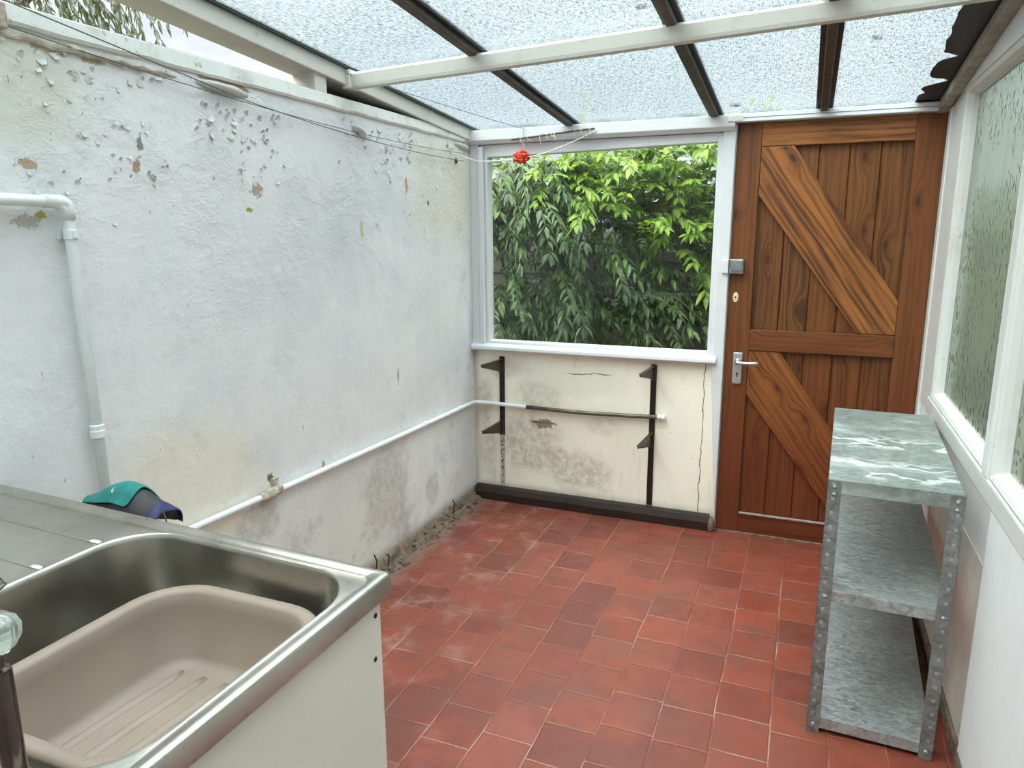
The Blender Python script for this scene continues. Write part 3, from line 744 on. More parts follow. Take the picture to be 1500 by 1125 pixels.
# cross beam
def pur(x): return -1.125 - .058 * x, rz(x, -1.125 - .058 * x)
bm = bmesh.new(); rings = []
for i in range(9):
    x = -.01 + 2.21 * i / 8; y, z = pur(x)
    rings.append([Vector((x, y + .045, z - .016)), Vector((x, y - .005, z - .016)), Vector((x, y - .008, z - .024)), Vector((x, y + .0, z - .060)), Vector((x, y + .004, z - .070)), Vector((x, y + .040, z - .070))])
loft(bm, rings, True, True, True); pu = obj('purlin', bm, M['purlin'], ce)
y, z = pur(.03); bm = bmesh.new(); B(bm, (-.004, y - .02, z - .074), (.034, y + .05, z - .006)); obj('beam_bracket', bm, M['purlin'], pu, bevel=.003)
bm = bmesh.new(); lathe(bm, [(.0005, .0365), (.003, .036), (.003, .033)], (0, y + .005, z - .02), 'x', 8); obj('screw', bm, M['rust'], pu)
bm = bmesh.new(); lathe(bm, [(.0005, .0365), (.003, .036), (.003, .033)], (0, y + .005, z - .040), 'x', 8); obj('screw', bm, M['rust'], pu)
# torn flashing on the right, timber strip below it
bm = bmesh.new(); n = 160; A = []; random.seed(5)
for i in range(n + 1):
    y = YR + (.05 - YR) * i / n
    e = 2.062 + mnoise.noise(Vector((y * 2.5, 3, 0))) * .012
    e += .085 * math.exp(-((y + .30) / .040) ** 2) + .060 * math.exp(-((y + .58) / .030) ** 2) + .030 * math.exp(-((y + .16) / .02) ** 2) + mnoise.noise(Vector((y * 30, 2, 0))) * .010 + mnoise.noise(Vector((y * 90, 4, 0))) * .006
    A.append((bm.verts.new((e, y, rz(e, y) - .004)), bm.verts.new((2.196, y, rz(2.196, y) - .006))))
for (a0, b0), (a1, b1) in zip(A, A[1:]): bm.faces.new([a0, b0, b1, a1])
fl = obj('torn_flashing', bm, M['tape'], ce); sm = fl.modifiers.new('solid', 'SOLIDIFY'); sm.thickness = .002
bm = bmesh.new(); slab(bm, 2.150, 2.188, -.050, -.008, y1=-.0); obj('timber_strip', bm, M['strip'], ce, bevel=.003)

# moss and leaf clumps lying on the glass
def clump(x, y, r, label, seed):
    random.seed(seed); bm = bmesh.new()
    for _ in range(9):
        a = random.uniform(0, 2 * PI); q = r * random.uniform(0, .8); s = r * random.uniform(.3, .6)
        px, py = x + q * math.cos(a), y + q * .6 * math.sin(a)
        bmesh.ops.create_icosphere(bm, subdivisions=2, radius=s, matrix=Matrix.Translation((px, py, rz(px, py) + .008 + s * .3)) @ Matrix.Diagonal((1, .8, .5, 1)))
    tag(obj('moss_clump', bm, M['moss'], smooth=True), label, 'moss', 'moss clumps on the glass roof')
clump(.700, -.93, .026, 'dark green moss clump on the roof glass beside the purlin, near the left bar', 1)
clump(1.175, -1.30, .018, 'small dark moss clump on the glass between the camera and the purlin', 2)
clump(1.347, -.115, .026, 'flat dark moss clump on the roof glass by the door head', 3)
clump(1.852, -.80, .017, 'tiny dark moss speck on the right roof pane near the torn black flashing', 4)

# ------------------------------------------------------------------ pipes on the walls
def pipe(name, path, r, mat, parent=None, rad=.03, n=12):
    bm = bmesh.new(); sweep(bm, rounded(path, rad), r, n); return obj(name, bm, mat, parent, smooth=True)
wp = thing('waste_pipe', 'thick white plastic pipe turning down the left wall behind the sink', 'pipe', (.035, -2.35, .1))
pipe('pipe_run', [(.028, -4.2, 1.578), (.028, -2.358, 1.577), (.028, -2.343, .12)], .0138, M['pipe'], wp, .05, 16)
bm = bmesh.new(); sweep(bm, rounded([(.028, -2.415, 1.577), (.028, -2.358, 1.577), (.028, -2.3575, 1.535)], .04, 8), .0160, 16); obj('elbow', bm, M['pipe'], wp, smooth=True)
bm = bmesh.new(); lathe(bm, [(.014, -.018), (.0185, -.016), (.0185, .002), (.0172, .004), (.0172, .016), (.014, .018)], (.028, -2.352, 1.003), 'z', 18); obj('coupling', bm, M['pipe'], wp)
bm = bmesh.new(); lathe(bm, [(.0142, -.012), (.0162, -.011), (.0162, .011), (.0142, .012)], (.028, -2.357, 1.50), 'z', 16); B(bm, (0, -2.372, 1.49), (.012, -2.342, 1.51)); B(bm, (.038, -2.364, 1.492), (.048, -2.350, 1.508)); obj('clip', bm, M['pipe'], wp)
cp = thing('water_pipe', 'thin pipe running low along the left wall and round under the back window', 'pipe', (.022, -1.2, .6))
pipe('painted_run', [(.020, -2.31, .629), (.020, -1.73, .613), (.019, -.9, .590), (.019, -.045, .572), (.085, -.020, .566), (.32, -.019, .562)], .0115, M['pipe'], cp, .04)
pipe('bare_run', [(.31, -.019, .562), (.62, -.021, .558), (.93, -.0205, .5665), (1.05, -.0205, .572)], .0112, M['barepipe'], cp, .05)
bm = bmesh.new(); lathe(bm, [(.004, -.018), (.012, -.016), (.0125, .008), (.016, .010), (.016, .022), (.006, .026)], (1.055, -.0205, .5725), 'x', 14); obj('end_cap', bm, M['pipe'], cp)
bm = bmesh.new(); lathe(bm, [(.012, -.05), (.016, -.046), (.016, -.022), (.020, -.018), (.020, .018), (.016, .022), (.016, .046), (.012, .05)], (.020, -1.73, .613), 'y', 14); jt = obj('joint', bm, M['rust'], cp)
bm = bmesh.new(); B(bm, (0, -1.70, .60), (.012, -1.672, .655)); lathe(bm, [(.0005, .040), (.010, .038), (.010, .0)], (0, -1.688, .622), 'x', 10); obj('pipe_clip', bm, M['rust'], jt)
for y in (-1.22, -.62, -.25):
    bm = bmesh.new(); lathe(bm, [(.0118, -.010), (.0135, -.009), (.0135, .009), (.0118, .010)], (.019, y, .599 + (y + 1.22) * -.0215 * -1 * -1), 'y', 12); obj('clip', bm, M['pipe'], cp)

# ------------------------------------------------------------------ shelf uprights with brackets
def upright(x, label, z0, z1, split=None):
    t = thing('shelf_upright', label, 'shelf bracket', (x, 0, z0), 'bracket uprights under the back window')
    def rail(name, a, b, m, w=.0145):
        bm = bmesh.new(); B(bm, (x - w, -.0075, a), (x - w + .005, 0, b)); B(bm, (x + w - .005, -.0075, a), (x + w, 0, b)); B(bm, (x - w, -.004, a), (x + w, 0, b))
        k = int((b - a) / .025)
        for i in range(k): z = a + (i + .5) * (b - a) / k; B(bm, (x - .0035, -.0055, z - .005), (x + .0035, -.0035, z + .005))
        return obj(name, bm, m, t)
    if split:
        rail('rail', split, z1, M['black']); o = rail('bleached_rail', z0, split, M['bleach'], .010); o['label'] = 'paint-splashed lower half of the rail'
    else: rail('rail', z0, z1, M['black'])
    return t
tb = T('paint_splashed_enamel'); pb = tb.obj(); fb = tb.mr(tb.noise(tb.vm('MULTIPLY', pb, (120, 60, 70)), 1, 4, .7), .42, .5)
M['bleach'] = tb.done(tb.pr(tb.mix(fb, c(64, 54, 44), c(214, 206, 188)), .6))
def bracket(t, x, z, ln=.27, h=.072, slope=.045, turn=0.0):
    prof = [(0, z - h * .5), (0, z + h * .5), (-ln, z + h * .5 + slope * .3), (-ln, z + h * .5 + slope * .3 - .014), (-ln * .85, z + h * .22 + slope * .2)]
    bm = bmesh.new(); prism(bm, [(-.0015, y, q) for y, q in prof], (.003, 0, 0))
    a, b = prof[1], prof[2]
    hexa(bm, [(-.009, a[0], a[1] - .002), (.009, a[0], a[1] - .002), (.007, b[0], b[1] - .002), (-.007, b[0], b[1] - .002), (-.009, a[0], a[1]), (.009, a[0], a[1]), (.007, b[0], b[1]), (-.007, b[0], b[1])])
    a, b = prof[0], prof[4]
    hexa(bm, [(-.009, a[0], a[1]), (.009, a[0], a[1]), (.008, b[0], b[1]), (-.008, b[0], b[1]), (-.009, a[0], a[1] + .002), (.009, a[0], a[1] + .002), (.008, b[0], b[1] + .002), (-.008, b[0], b[1] + .002)])
    B(bm, (-.011, -.014, z - h * .55), (.011, .0, z + h * .6))
    for v in bm.verts:
        q = v.co; q.x, q.y = q.x * math.cos(turn) - q.y * math.sin(turn), q.x * math.sin(turn) + q.y * math.cos(turn)
        q.x += x; q.y += -.009
    obj('bracket', bm, M['browniron'], t)
t = upright(.170, 'black slotted shelf upright with two brackets beside the left wall corner, bleached lower end', .03, .832, .385)
bracket(t, .170, .782); bracket(t, .170, .432, slope=.02)
t = upright(1.010, 'black slotted shelf upright with two brackets near the wooden door, dark all the way down', .085, .838)
bracket(t, 1.010, .800, slope=.012, turn=-.05); bracket(t, 1.010, .445, slope=.012, turn=-.05)

# ------------------------------------------------------------------ galvanised shelving unit
SH = thing('shelving_unit', 'low galvanised steel shelving unit with three shelves by the wooden door', 'shelves', (1.985, -1.015, 0))
SW, SD, SZ = .335, .925, .812
bm = bmesh.new()
def tray(bm, z, lip, w, d):
    B(bm, (-w / 2, -d / 2, z - .0015), (w / 2, d / 2, z))
    for a, b in (((-w / 2, -d / 2), (w / 2, -d / 2 + .0015)), ((-w / 2, d / 2 - .0015), (w / 2, d / 2)), ((-w / 2, -d / 2), (-w / 2 + .0015, d / 2)), ((w / 2 - .0015, -d / 2), (w / 2, d / 2))):
        B(bm, (a[0], a[1], z - lip), (b[0], b[1], z - .0012))
    B(bm, (-w / 2, -d / 2, z - lip), (w / 2, -d / 2 + .012, z - lip + .0015))
SR = math.radians(-2.6)
def shobj(name, bm, mat, bev=0.0, parent=None, smooth=False):
    o = obj(name, bm, mat, None, bevel=bev, smooth=smooth); o.location = SH.location; o.rotation_euler = (0, 0, SR); adopt(o, parent or SH); return o
tray(bm, SZ, .042, SW, SD); o = shobj('shelf', bm, M['galv_top'], .0012); o['label'] = 'pale top shelf with white drip marks'
for z in (.472, .052):
    bm = bmesh.new(); tray(bm, z, .036, SW - .006, SD - .006); shobj('shelf', bm, M['galv'], .001)
for sx in (-1, 1):
    for sy in (-1, 1):
        bm = bmesh.new(); x = sx * (SW / 2 + .001); y = sy * (SD / 2 + .001)
        B(bm, (min(x, x - sx * .036), min(y, y - sy * .002), 0), (max(x, x - sx * .036), max(y, y - sy * .002), SZ - .003))
        B(bm, (min(x, x - sx * .002), min(y, y - sy * .036), 0), (max(x, x - sx * .002), max(y, y - sy * .036), SZ - .003))
        leg = shobj('leg', bm, M['galv_leg'], .0008)
        for z in (.030, .452, .790, .768):
            bm = bmesh.new(); k = 1 if sy > 0 else -1
            lathe(bm, [(.0005, .0050 * k), (.004, .0046 * k), (.0055, .002 * k), (.0055, 0)], (x - sx * .018, y, z), 'y', 10)
            shobj('bolt', bm, M['galv'], 0, leg, True)

# ------------------------------------------------------------------ sink unit
def shear(bm):
    for v in bm.verts: v.co.y -= .047 * v.co.x
SX0, SX1, SY0, SY1, SZT = .004, 1.078, -3.222, -2.588, .925
SC = thing('sink_cabinet', 'cream melamine base cabinet under the steel sink', 'cabinet', (.54, -2.92, 0))
def sc(name, p0, p1, mat=None, parent=None, bev=.0015):
    bm = box(p0, p1); shear(bm); return obj(name, bm, mat or M['cream'], parent or SC, bevel=bev)
s = sc('side_panel', (1.046, -3.19, 0), (1.064, -2.606, .898))
for y, z in ((-2.622, .868), (-2.628, .79), (-2.63, .44), (-3.1, .868)):
    bm = bmesh.new(); lathe(bm, [(.0005, .0012), (.0048, .0010), (.0048, -.002)], (1.064, y, z), 'x', 10); shear(bm); obj('screw_cap', bm, M['black'], s)
sc('side_panel', (.020, -3.19, 0), (.038, -2.606, .898))
sc('back_panel', (.038, -2.624, .06), (1.046, -2.608, .70))
sc('plinth', (.038, -3.11, 0), (1.046, -3.095, .10))
for x0, x1, hx in ((.042, .540, .50), (.544, 1.042, .585)):
    d = sc('door', (x0, -3.206, .11), (x1, -3.190, .86))
    bm = bmesh.new(); lathe(bm, [(.005, .0), (.005, -.014), (.014, -.018), (.014, -.026), (.002, -.028)], (hx, -3.206, .78), 'y', 14); shear(bm); obj('knob', bm, M['satin'], d)
SK = thing('sink', 'stainless steel sink top with ribbed drainer and one deep bowl', 'sink', (.54, -2.92, .9))
bm = bmesh.new(); K = dict(k=8, m=8)
def ring(x0, x1, y0, y1, r, z): return rrect(x0, x1, y0, y1, r, z, 8, 8)
bx0, bx1, by0, by1 = .497, 1.040, -3.132, -2.612
R_ = [ring(SX0, SX1, SY0, SY1, .004, .897), ring(SX0, SX1, SY0, SY1, .006, .930), ring(SX0 + .004, SX1 - .004, SY0 + .004, SY1 - .004, .008, .936),
      ring(SX0 + .016, SX1 - .016, SY0 + .016, SY1 - .016, .014, .936), ring(SX0 + .024, SX1 - .024, SY0 + .02, SY1 - .02, .02, .9285), ring(SX0 + .028, SX1 - .028, SY0 + .022, SY1 - .022, .02, SZT + .001),
      ring(bx0 - .006, bx1 + .004, by0 - .006, by1 + .001, .112, SZT + .001), ring(bx0 - .003, bx1 + .002, by0 - .003, by1, .110, SZT + .003), ring(bx0 + .002, bx1 - .001, by0 + .002, by1 - .003, .106, SZT + .001), ring(bx0 + .006, bx1 - .005, by0 + .006, by1 - .006, .102, SZT - .008),
      ring(bx0 + .012, bx1 - .010, by0 + .012, by1 - .012, .10, .83), ring(bx0 + .018, bx1 - .016, by0 + .018, by1 - .018, .095, .758), ring(bx0 + .026, bx1 - .026, by0 + .026, by1 - .026, .085, .738), ring(bx0 + .045, bx1 - .045, by0 + .045, by1 - .045, .07, .730), ring(.74, .80, -2.90, -2.84, .028, .727)]
loft(bm, R_, True, False, True); shear(bm)
obj('sink_top', bm, M['steel'], SK, smooth=True).modifiers.new('n', 'WEIGHTED_NORMAL')
for y in (-2.70, -2.815, -2.93, -3.045):
    bm = bmesh.new(); rings = []
    for i in range(13):
        x = .05 + (.492 - .05) * i / 12; e = min(1, (i + .4) / 3)
        rings.append([Vector((x, y - .010, SZT)), Vector((x, y - .005, SZT + .0030 * e + .0005)), Vector((x, y, SZT + .0045 * e + .0005)), Vector((x, y + .003, SZT + .0030 * e + .0005)), Vector((x, y + .005, SZT))])
    loft(bm, rings, True, True, True); shear(bm); obj('drainer_rib', bm, M['steel'], SK, smooth=True)
bm = bmesh.new(); lathe(bm, [(.002, .7315), (.026, .7315), (.032, .729), (.032, .69)], (.77, -2.906, 0), 'z', 20); obj('waste', bm, M['chrome'], SK)
# tap on the near rim
def pillar(b, x, y): lathe(b, [(.018, .930), (.018, .937), (.0125, .943), (.0115, .96), (.0115, 1.070), (.0105, 1.073), (.006, 1.075), (.006, 1.094), (.009, 1.096)], (x, y, 0), 'z', 22)
TY = -3.205; bm = bmesh.new(); pillar(bm, .974, TY); pillar(bm, .80, TY + .004); sweep(bm, [(.80, TY + .004, 1.030), (.974, TY, 1.030)], .0105, 14)
tp = obj('tap', bm, M['tapbody'], SK, smooth=True); tp.modifiers.new('es', 'EDGE_SPLIT').split_angle = math.radians(35)
for x, y in ((.974, TY), (.80, TY + .004)):
    bm = bmesh.new(); rings = []
    for r_, h in ((.010, 0), (.017, .002), (.0225, .012), (.0235, .024), (.020, .033), (.004, .036)):
        rings.append([Vector((x + r_ * (1 + .07 * math.cos(6 * a)) * math.cos(a), y + r_ * (1 + .07 * math.cos(6 * a)) * math.sin(a), 1.093 + h)) for a in [2 * PI * k / 36 for k in range(36)]])
    loft(bm, rings, True, True, True); o = obj('tap_handle', bm, M['acrylic'], tp, smooth=True); o['label'] = 'clear acrylic tap handle'
bm = bmesh.new(); sweep(bm, rounded([(.870, TY, 1.030), (.870, TY, 1.165), (.940, TY + .02, 1.163), (.957, TY + .025, 1.146)], .03), .0065, 12); obj('spout', bm, M['chrome'], tp, smooth=True)

# washing-up bowl in the sink
WB = thing('washing_up_bowl', 'taupe plastic washing-up bowl standing inside the steel sink bowl', 'washing-up bowl', (.82, -2.95, .73))
def wr_(x0, x1, y0, y1, r, z, dip=0.0):
    pts = rrect(x0, x1, y0, y1, r, z, 8, 8); cx, cy = (x0 + x1) / 2, (y0 + y1) / 2
    for p in pts: p.z -= dip * (max(0, 1 - abs(p.y - cy) / ((y1 - y0) * .42)) if abs(p.x - cx) > (x1 - x0) * .44 else 0)
    return pts
X0, X1, Y0, Y1, ZR = .648, 1.008, -3.105, -2.703, .868
rr = []
def e(i, z, r, extra=0.0): return wr_(X0 + i, X1 - i, Y0 + i, Y1 - i, r, z, extra)
rr = [e(.044, .737, .060), e(.034, .745, .066), e(.012, .845, .085), e(.007, .860, .090), e(-.004, .858, .10), e(-.010, .862, .104), e(-.010, .868, .104), e(-.004, .873, .10), e(.010, .873, .088), e(.0165, .866, .082), e(.020, .845, .078), e(.040, .758, .062), e(.052, .746, .055), e(.075, .743, .045)]
bm = bmesh.new(); loft(bm, rr, True, True, True)
obj('bowl', bm, M['plastic'], WB, smooth=True)
for k in range(5):
    x = .715 + .05 * k; bm = bmesh.new(); sweep(bm, [(x - .006, -3.03, .731), (x - .002, -2.99, .733), (x + .002, -2.90, .7335), (x + .010, -2.80, .733), (x + .012, -2.775, .731)], .0145, 18); obj('floor_rib', bm, M['plastic'], WB, smooth=True)

# ------------------------------------------------------------------ pouch on a post behind the sink
MS = thing('metal_stand', 'thin grey metal stand behind the sink, carrying the teal pouch', 'stand', (.386, -2.48, 0))
bm = bmesh.new(); sweep(bm, [(.368, -2.492, .012), (.360, -2.494, .845)], .0095, 10); obj('stand_post', bm, M['galv_dark'], MS, smooth=True)
bm = bmesh.new(); B(bm, (.17, -2.500, .822), (.372, -2.468, .8265)); obj('stand_arm', bm, M['galv_dark'], MS, bevel=.002)
bm = bmesh.new(); B(bm, (.20, -2.55, 0), (.50, -2.40, .012)); obj('stand_base', bm, M['galv_dark'], MS, bevel=.003)
PO = thing('fabric_pouch', 'teal and black fabric pouch with navy hem behind the sink by the left wall', 'pouch', (.28, -2.48, .84))
# stations along x: x, top z, shoulder z, hem z, half width
st = [(.126, .876, .872, .870, .008), (.136, .886, .876, .866, .022), (.158, .892, .878, .860, .034), (.190, .906, .880, .850, .047), (.220, .923, .884, .838, .056), (.248, .936, .887, .830, .061), (.275, .943, .888, .828, .062), (.298, .941, .886, .828, .060), (.318, .930, .884, .832, .056), (.340, .916, .880, .838, .051), (.362, .905, .876, .842, .046), (.380, .897, .872, .844, .043)]
def sect(s, a, b, n=6):
    """cross-section points from angle share a to b (0 camera hem .. .5 top .. 1 far hem)"""
    x, zt, zs, zh, w = s; pts = []
    for k in range(n + 1):
        u = a + (b - a) * k / n; sg = (u - .5) * 2; m = abs(sg); sgn = -1 if sg < 0 else 1
        if m < .6:
            q = m / .6; y = w * .95 * q ** 1.1; z = zt + (zs - zt) * q ** 1.6
        else:
            q = (m - .6) / .4; y = w * (.95 + .08 * math.sin(q * PI)); z = zs + (zh - zs) * q
        wr = .0025 * math.sin(x * 130 + u * 9)
        pts.append(Vector((x + wr, -2.48 + sgn * y + wr, z + wr)))
    return pts
def cloth(name, stations, a, b, mat, parent=None, th=.003):
    bm = bmesh.new(); loft(bm, [sect(s, a, b) for s in stations], False)
    o = obj(name, bm, mat, parent or PO, smooth=True); m = o.modifiers.new('solid', 'SOLIDIFY'); m.thickness = th; m.offset = -1
    sd = o.modifiers.new('sub', 'SUBSURF'); sd.levels = 1; sd.render_levels = 2; return o
body = cloth('pouch_body', st, -.0, 1.0, M['darkfab'])
def puff(stations, dz): return [(x, a + dz, b + dz, h, w + dz) for x, a, b, h, w in stations]
o = cloth('teal_panel', puff(st[1:9], .0025), .25, .82, M['teal'], th=.002); o['label'] = 'teal top panel'
bm = bmesh.new()
for k in range(20):
    pass
a = [Vector((.262 + .009 * math.cos(2 * PI * k / 20), -2.502 + .008 * math.sin(2 * PI * k / 20), .9265 + .005 * math.sin(2 * PI * k / 20))) for k in range(21)]
sweep(bm, a, .0008, 6); sweep(bm, [(.258, -2.508, .924), (.266, -2.496, .931)], .0008, 6); obj('emblem', bm, M['whitecord'], PO)
o = cloth('hem', [(x, a + .002, b + .002, h - .004, w + .003) for x, a, b, h, w in [(.366, .903, .883, .842, .046), (.376, .899, .880, .842, .045), (.386, .892, .876, .842, .042), (.391, .884, .872, .842, .038)]], -.0, 1.0, M['navy']); o['label'] = 'navy blue hem'
bm = bmesh.new(); sweep(bm, [(.390, -2.49, .888), (.397, -2.492, .872), (.402, -2.493, .856), (.398, -2.493, .848)], .0018, 6); lathe(bm, [(.002, -.012), (.005, -.008), (.005, .008), (.002, .012)], (.398, -2.493, .842), 'z', 8); obj('toggle_cord', bm, M['cord'], PO)
bm = bmesh.new(); random.seed(9); rings = []
for i in range(9):
    u = i / 8; x = .165 + .075 * u
    rings.append([Vector((x + random.uniform(-.004, .004), -2.48 + .030 * math.sin(s) * (.6 + .4 * math.sin(PI * u)), .8275 + .018 * (math.cos(s) + 1) * (.4 + .6 * math.sin(PI * u)) * random.uniform(.7, 1.1))) for s in [PI * (-1 + 2 * k / 10) for k in range(10)]])
loft(bm, rings, True, True, True); tag(obj('cloth', bm, M['cloth'], smooth=True), 'crumpled white cloth tucked under the nose of the teal pouch', 'cloth')

# ------------------------------------------------------------------ washing lines, cane, ornament
def sag(a, b, s, n=14):
    a, b = Vector(a), Vector(b); return [a.lerp(b, i / n) - Vector((0, 0, s * 4 * (i / n) * (1 - i / n))) for i in range(n + 1)]
def line(name, path, r, mat, label, cat='washing line', group='washing lines'):
    bm = bmesh.new(); sweep(bm, path, r, 6); return tag(obj(name, bm, mat, smooth=True), label, cat, group)
line('washing_line', sag((.035, -4.49, 2.26), (.030, -1.70, 1.907), .0) + sag((.030, -1.70, 1.907), (.012, -.12, 1.862), .02)[1:], .0016, M['wire'], 'dark line dropping from above and crossing the coping of the left wall')
line('washing_line', sag((.012, -2.455, 1.955), (.012, -.10, 1.90), .035), .0013, M['wire'], 'thin grey line sagging along the top of the left wall below the coping')
line('washing_line', sag((.03, -1.16, 2.092), (.321, -.056, 2.010), .004), .0013, M['wire'], 'thin line stretched under the roof from the cross beam to the window head')
line('washing_line', sag((.008, -.26, 1.893), (.07, -.066, 1.863), .002) + sag((.07, -.066, 1.863), (.40, -.066, 1.880), .008)[1:] + sag((.40, -.066, 1.880), (.70, -.060, 1.985), .008)[1:], .0028, M['whitecord'], 'white cord sagging across the top of the back window')
ln = thing('cane', 'thin dark cane with string ends lying along the window head', 'cane', (.47, -.06, 1.98))
bm = bmesh.new(); sweep(bm, [(.255, -.060, 1.962), (.36, -.061, 1.969), (.48, -.061, 1.978), (.60, -.061, 1.987), (.69, -.061, 1.992)], .0045, 7); obj('stick', bm, M['cane'], ln)
random.seed(4)
for _ in range(16):
    x = random.uniform(.28, .69); z = 1.963 + (x - .255) * .069; bm = bmesh.new()
    sweep(bm, [(x, -.066, z + .006), (x + random.uniform(-.01, .01), -.068, z - .008), (x + random.uniform(-.025, .025), -.067, z - random.uniform(.015, .045))], .0010, 5); obj('string', bm, M['whitecord'] if _ % 3 else M['cane'], ln)
OR = thing('ornament', 'small crumpled red ornament hanging on a wire before the back window', 'ornament', (.325, -.105, 1.875))
bm = bmesh.new(); random.seed(2)
bmesh.ops.create_icosphere(bm, subdivisions=4, radius=1)
for v in bm.verts:
    d = v.co.normalized(); n1 = abs(mnoise.noise(d * 1.9 + Vector((3, 1, 7)))); n2 = mnoise.noise(d * 5 + Vector((1, 9, 2)))
    k = .034 + .030 * n1 ** .7 - .010 + .008 * n2; v.co = Vector((.325, -.105, 1.872)) + Vector((d.x * 1.15, d.y * .9, d.z * .85)) * k
obj('crumpled_ball', bm, M['red'], OR)
bm = bmesh.new(); sweep(bm, [(.325, -.105, 1.885), (.322, -.090, 1.935), (.322, -.068, 1.975), (.318, -.058, 1.998), (.322, -.058, 2.022), (.33, -.058, 2.026)], .0011, 6); obj('hanging_wire', bm, M['wire'], OR)
LB = tag(obj('line_bracket', box((-.002, -2.475, 1.945), (.022, -2.435, 2.000)), M['rust'], bevel=.004), 'small beige block on the left wall holding the washing line', 'bracket')

# ------------------------------------------------------------------ outside: shrubs, fence, tree
def leaf(bm, p, d, n, L, W, droop):
    d = d.normalized(); s = d.cross(n)
    if s.length < 1e-3: s = Vector((1, 0, 0))
    s.normalize(); n = s.cross(d)
    mid = [p, p + d * L * .35 + n * L * .03, p + d * L * .7 - Vector((0, 0, droop * L * .10)), p + d * L - Vector((0, 0, droop * L * .28))]
    v0 = bm.verts.new(mid[0]); v3 = bm.verts.new(mid[3]); m1, m2 = bm.verts.new(mid[1] - n * W * .14), bm.verts.new(mid[2] - n * W * .14)
    a1, b1 = bm.verts.new(mid[1] + s * W * .5), bm.verts.new(mid[1] - s * W * .5)
    a2, b2 = bm.verts.new(mid[2] + s * W * .38), bm.verts.new(mid[2] - s * W * .38)
    for q in ((v0, a1, m1), (v0, m1, b1), (a1, a2, m2, m1), (m1, m2, b2, b1), (a2, v3, m2), (m2, v3, b2)): bm.faces.new(q)
def shoots(bl_, bs, starts, N, rng, L, W):
    for p, d, ln, droop in starts:
        pts = [p.copy()]; q = p.copy(); dd = d.normalized()
        n = N
        for i in range(n):
            dd = (dd + Vector((rng.uniform(-.12, .12), rng.uniform(-.12, .12), -droop / n + rng.uniform(-.06, .06)))).normalized(); q = q + dd * ln / n; pts.append(q.copy())
        sweep(bs, pts, .003, 5, False, [.0038 * (1 - .75 * i / n) for i in range(n + 1)])
        for i in range(1, n + 1):
            a = (pts[i] - pts[i - 1]).normalized()
            for sgn in (-1, 1):
                side = a.cross(Vector((0, 0, 1)))
                if side.length < .1: side = Vector((1, 0, 0))
                side.normalize(); rot = rng.uniform(-.7, .7)
                dv = a * rng.uniform(.5, .95) + side * sgn * rng.uniform(.35, .8) + Vector((0, rng.uniform(-.25, .1), rng.uniform(-.35, .10)))
                nn = Vector((rng.uniform(-.5, .5), rng.uniform(-.7, .2), 1 + rot))
                k = rng.uniform(.7, 1.2); leaf(bl_, pts[i] - a * rng.uniform(0, ln / n), dv, nn, L * k, W * k * rng.uniform(.85, 1.2), rng.uniform(.4, 1.4))
            if i == n: leaf(bl_, pts[i], a, Vector((0, -.3, 1)), L, W, .6)
rng = random.Random(21)
def shrub(name, label, starts, N, L, W, mat, base, trunks):
    t = thing(name, label, 'shrub', base)
    bl_, bs = bmesh.new(), bmesh.new(); shoots(bl_, bs, starts, N, rng, L, W)
    for a, b, r in trunks:
        a, b = Vector(a), Vector(b); m = a.lerp(b, .5) + Vector((rng.uniform(-.08, .08), rng.uniform(-.08, .08), 0)); sweep(bs, [a, m, b], r, 7, True, [r, r * .8, r * .5])
    obj('foliage', bl_, mat, t, fix=False); obj('stems', bs, M['bark'], t)
    return t
M['leaf_shaded'] = mat_leaf('shaded_drooping_leaf', [(29, 52, 24), (45, 74, 33), (65, 98, 43), (40, 67, 31), (83, 117, 50)], .22)  # shade in the lower foliage is put into these dark greens
M['leaf_toplit'] = mat_leaf('toplit_lime_leaf', [(70, 106, 30), (103, 142, 39), (142, 172, 56), (84, 122, 34), (122, 158, 50)], .40)  # light from above is put into the lime tones of the upper leaves
M['leaf_side'] = mat_leaf('hedge_leaf', [(60, 72, 52), (77, 89, 67), (94, 106, 82)], .25)
M['leaf_tree'] = mat_leaf('grey_green_leaf', [(52, 64, 58), (66, 78, 70), (58, 70, 56)], .2)
st_ = []
for _ in range(380):                                             # dark arching shoots across the window
    x = rng.uniform(-.85, 1.45); z = rng.uniform(.75, 2.0) ; y = rng.uniform(.75, 1.35)
    if z > 1.93 - .55 * max(0, x + .25) and rng.random() < .93: continue
    w = min(1, max(0, (x + .2) / 1.2))
    st_.append((Vector((x - .15, y, z + .1)), Vector((.25 + .75 * w, -.55 + rng.uniform(-.3, .3), .25 - .15 * w)), rng.uniform(.35, .6), 1.5 - .5 * w))
for _ in range(60):
    st_.append((Vector((rng.uniform(-.8, .12), rng.uniform(.8, 1.25), rng.uniform(1.6, 2.02))), Vector((rng.uniform(-.1, .7), -.5, rng.uniform(-.1, .3))), .4, 1.5))
for _ in range(40):
    x = rng.uniform(-.5, .4); st_.append((Vector((x, rng.uniform(.7, 1.0), rng.uniform(.9, 1.2))), Vector((rng.uniform(-.2, .5), -.6, .1)), .3, 1.4))
shrub('shrub', 'dense green shrub with drooping leaves, shade in its dark colour, behind the back window', st_, 10, .080, .026, M['leaf_shaded'], (.2, 1.2, -.14),
      [((.1 + .22 * k, 1.25, -.14), (-.4 + .35 * k, 1.1, 1.7), .018) for k in range(6)])
st_ = []
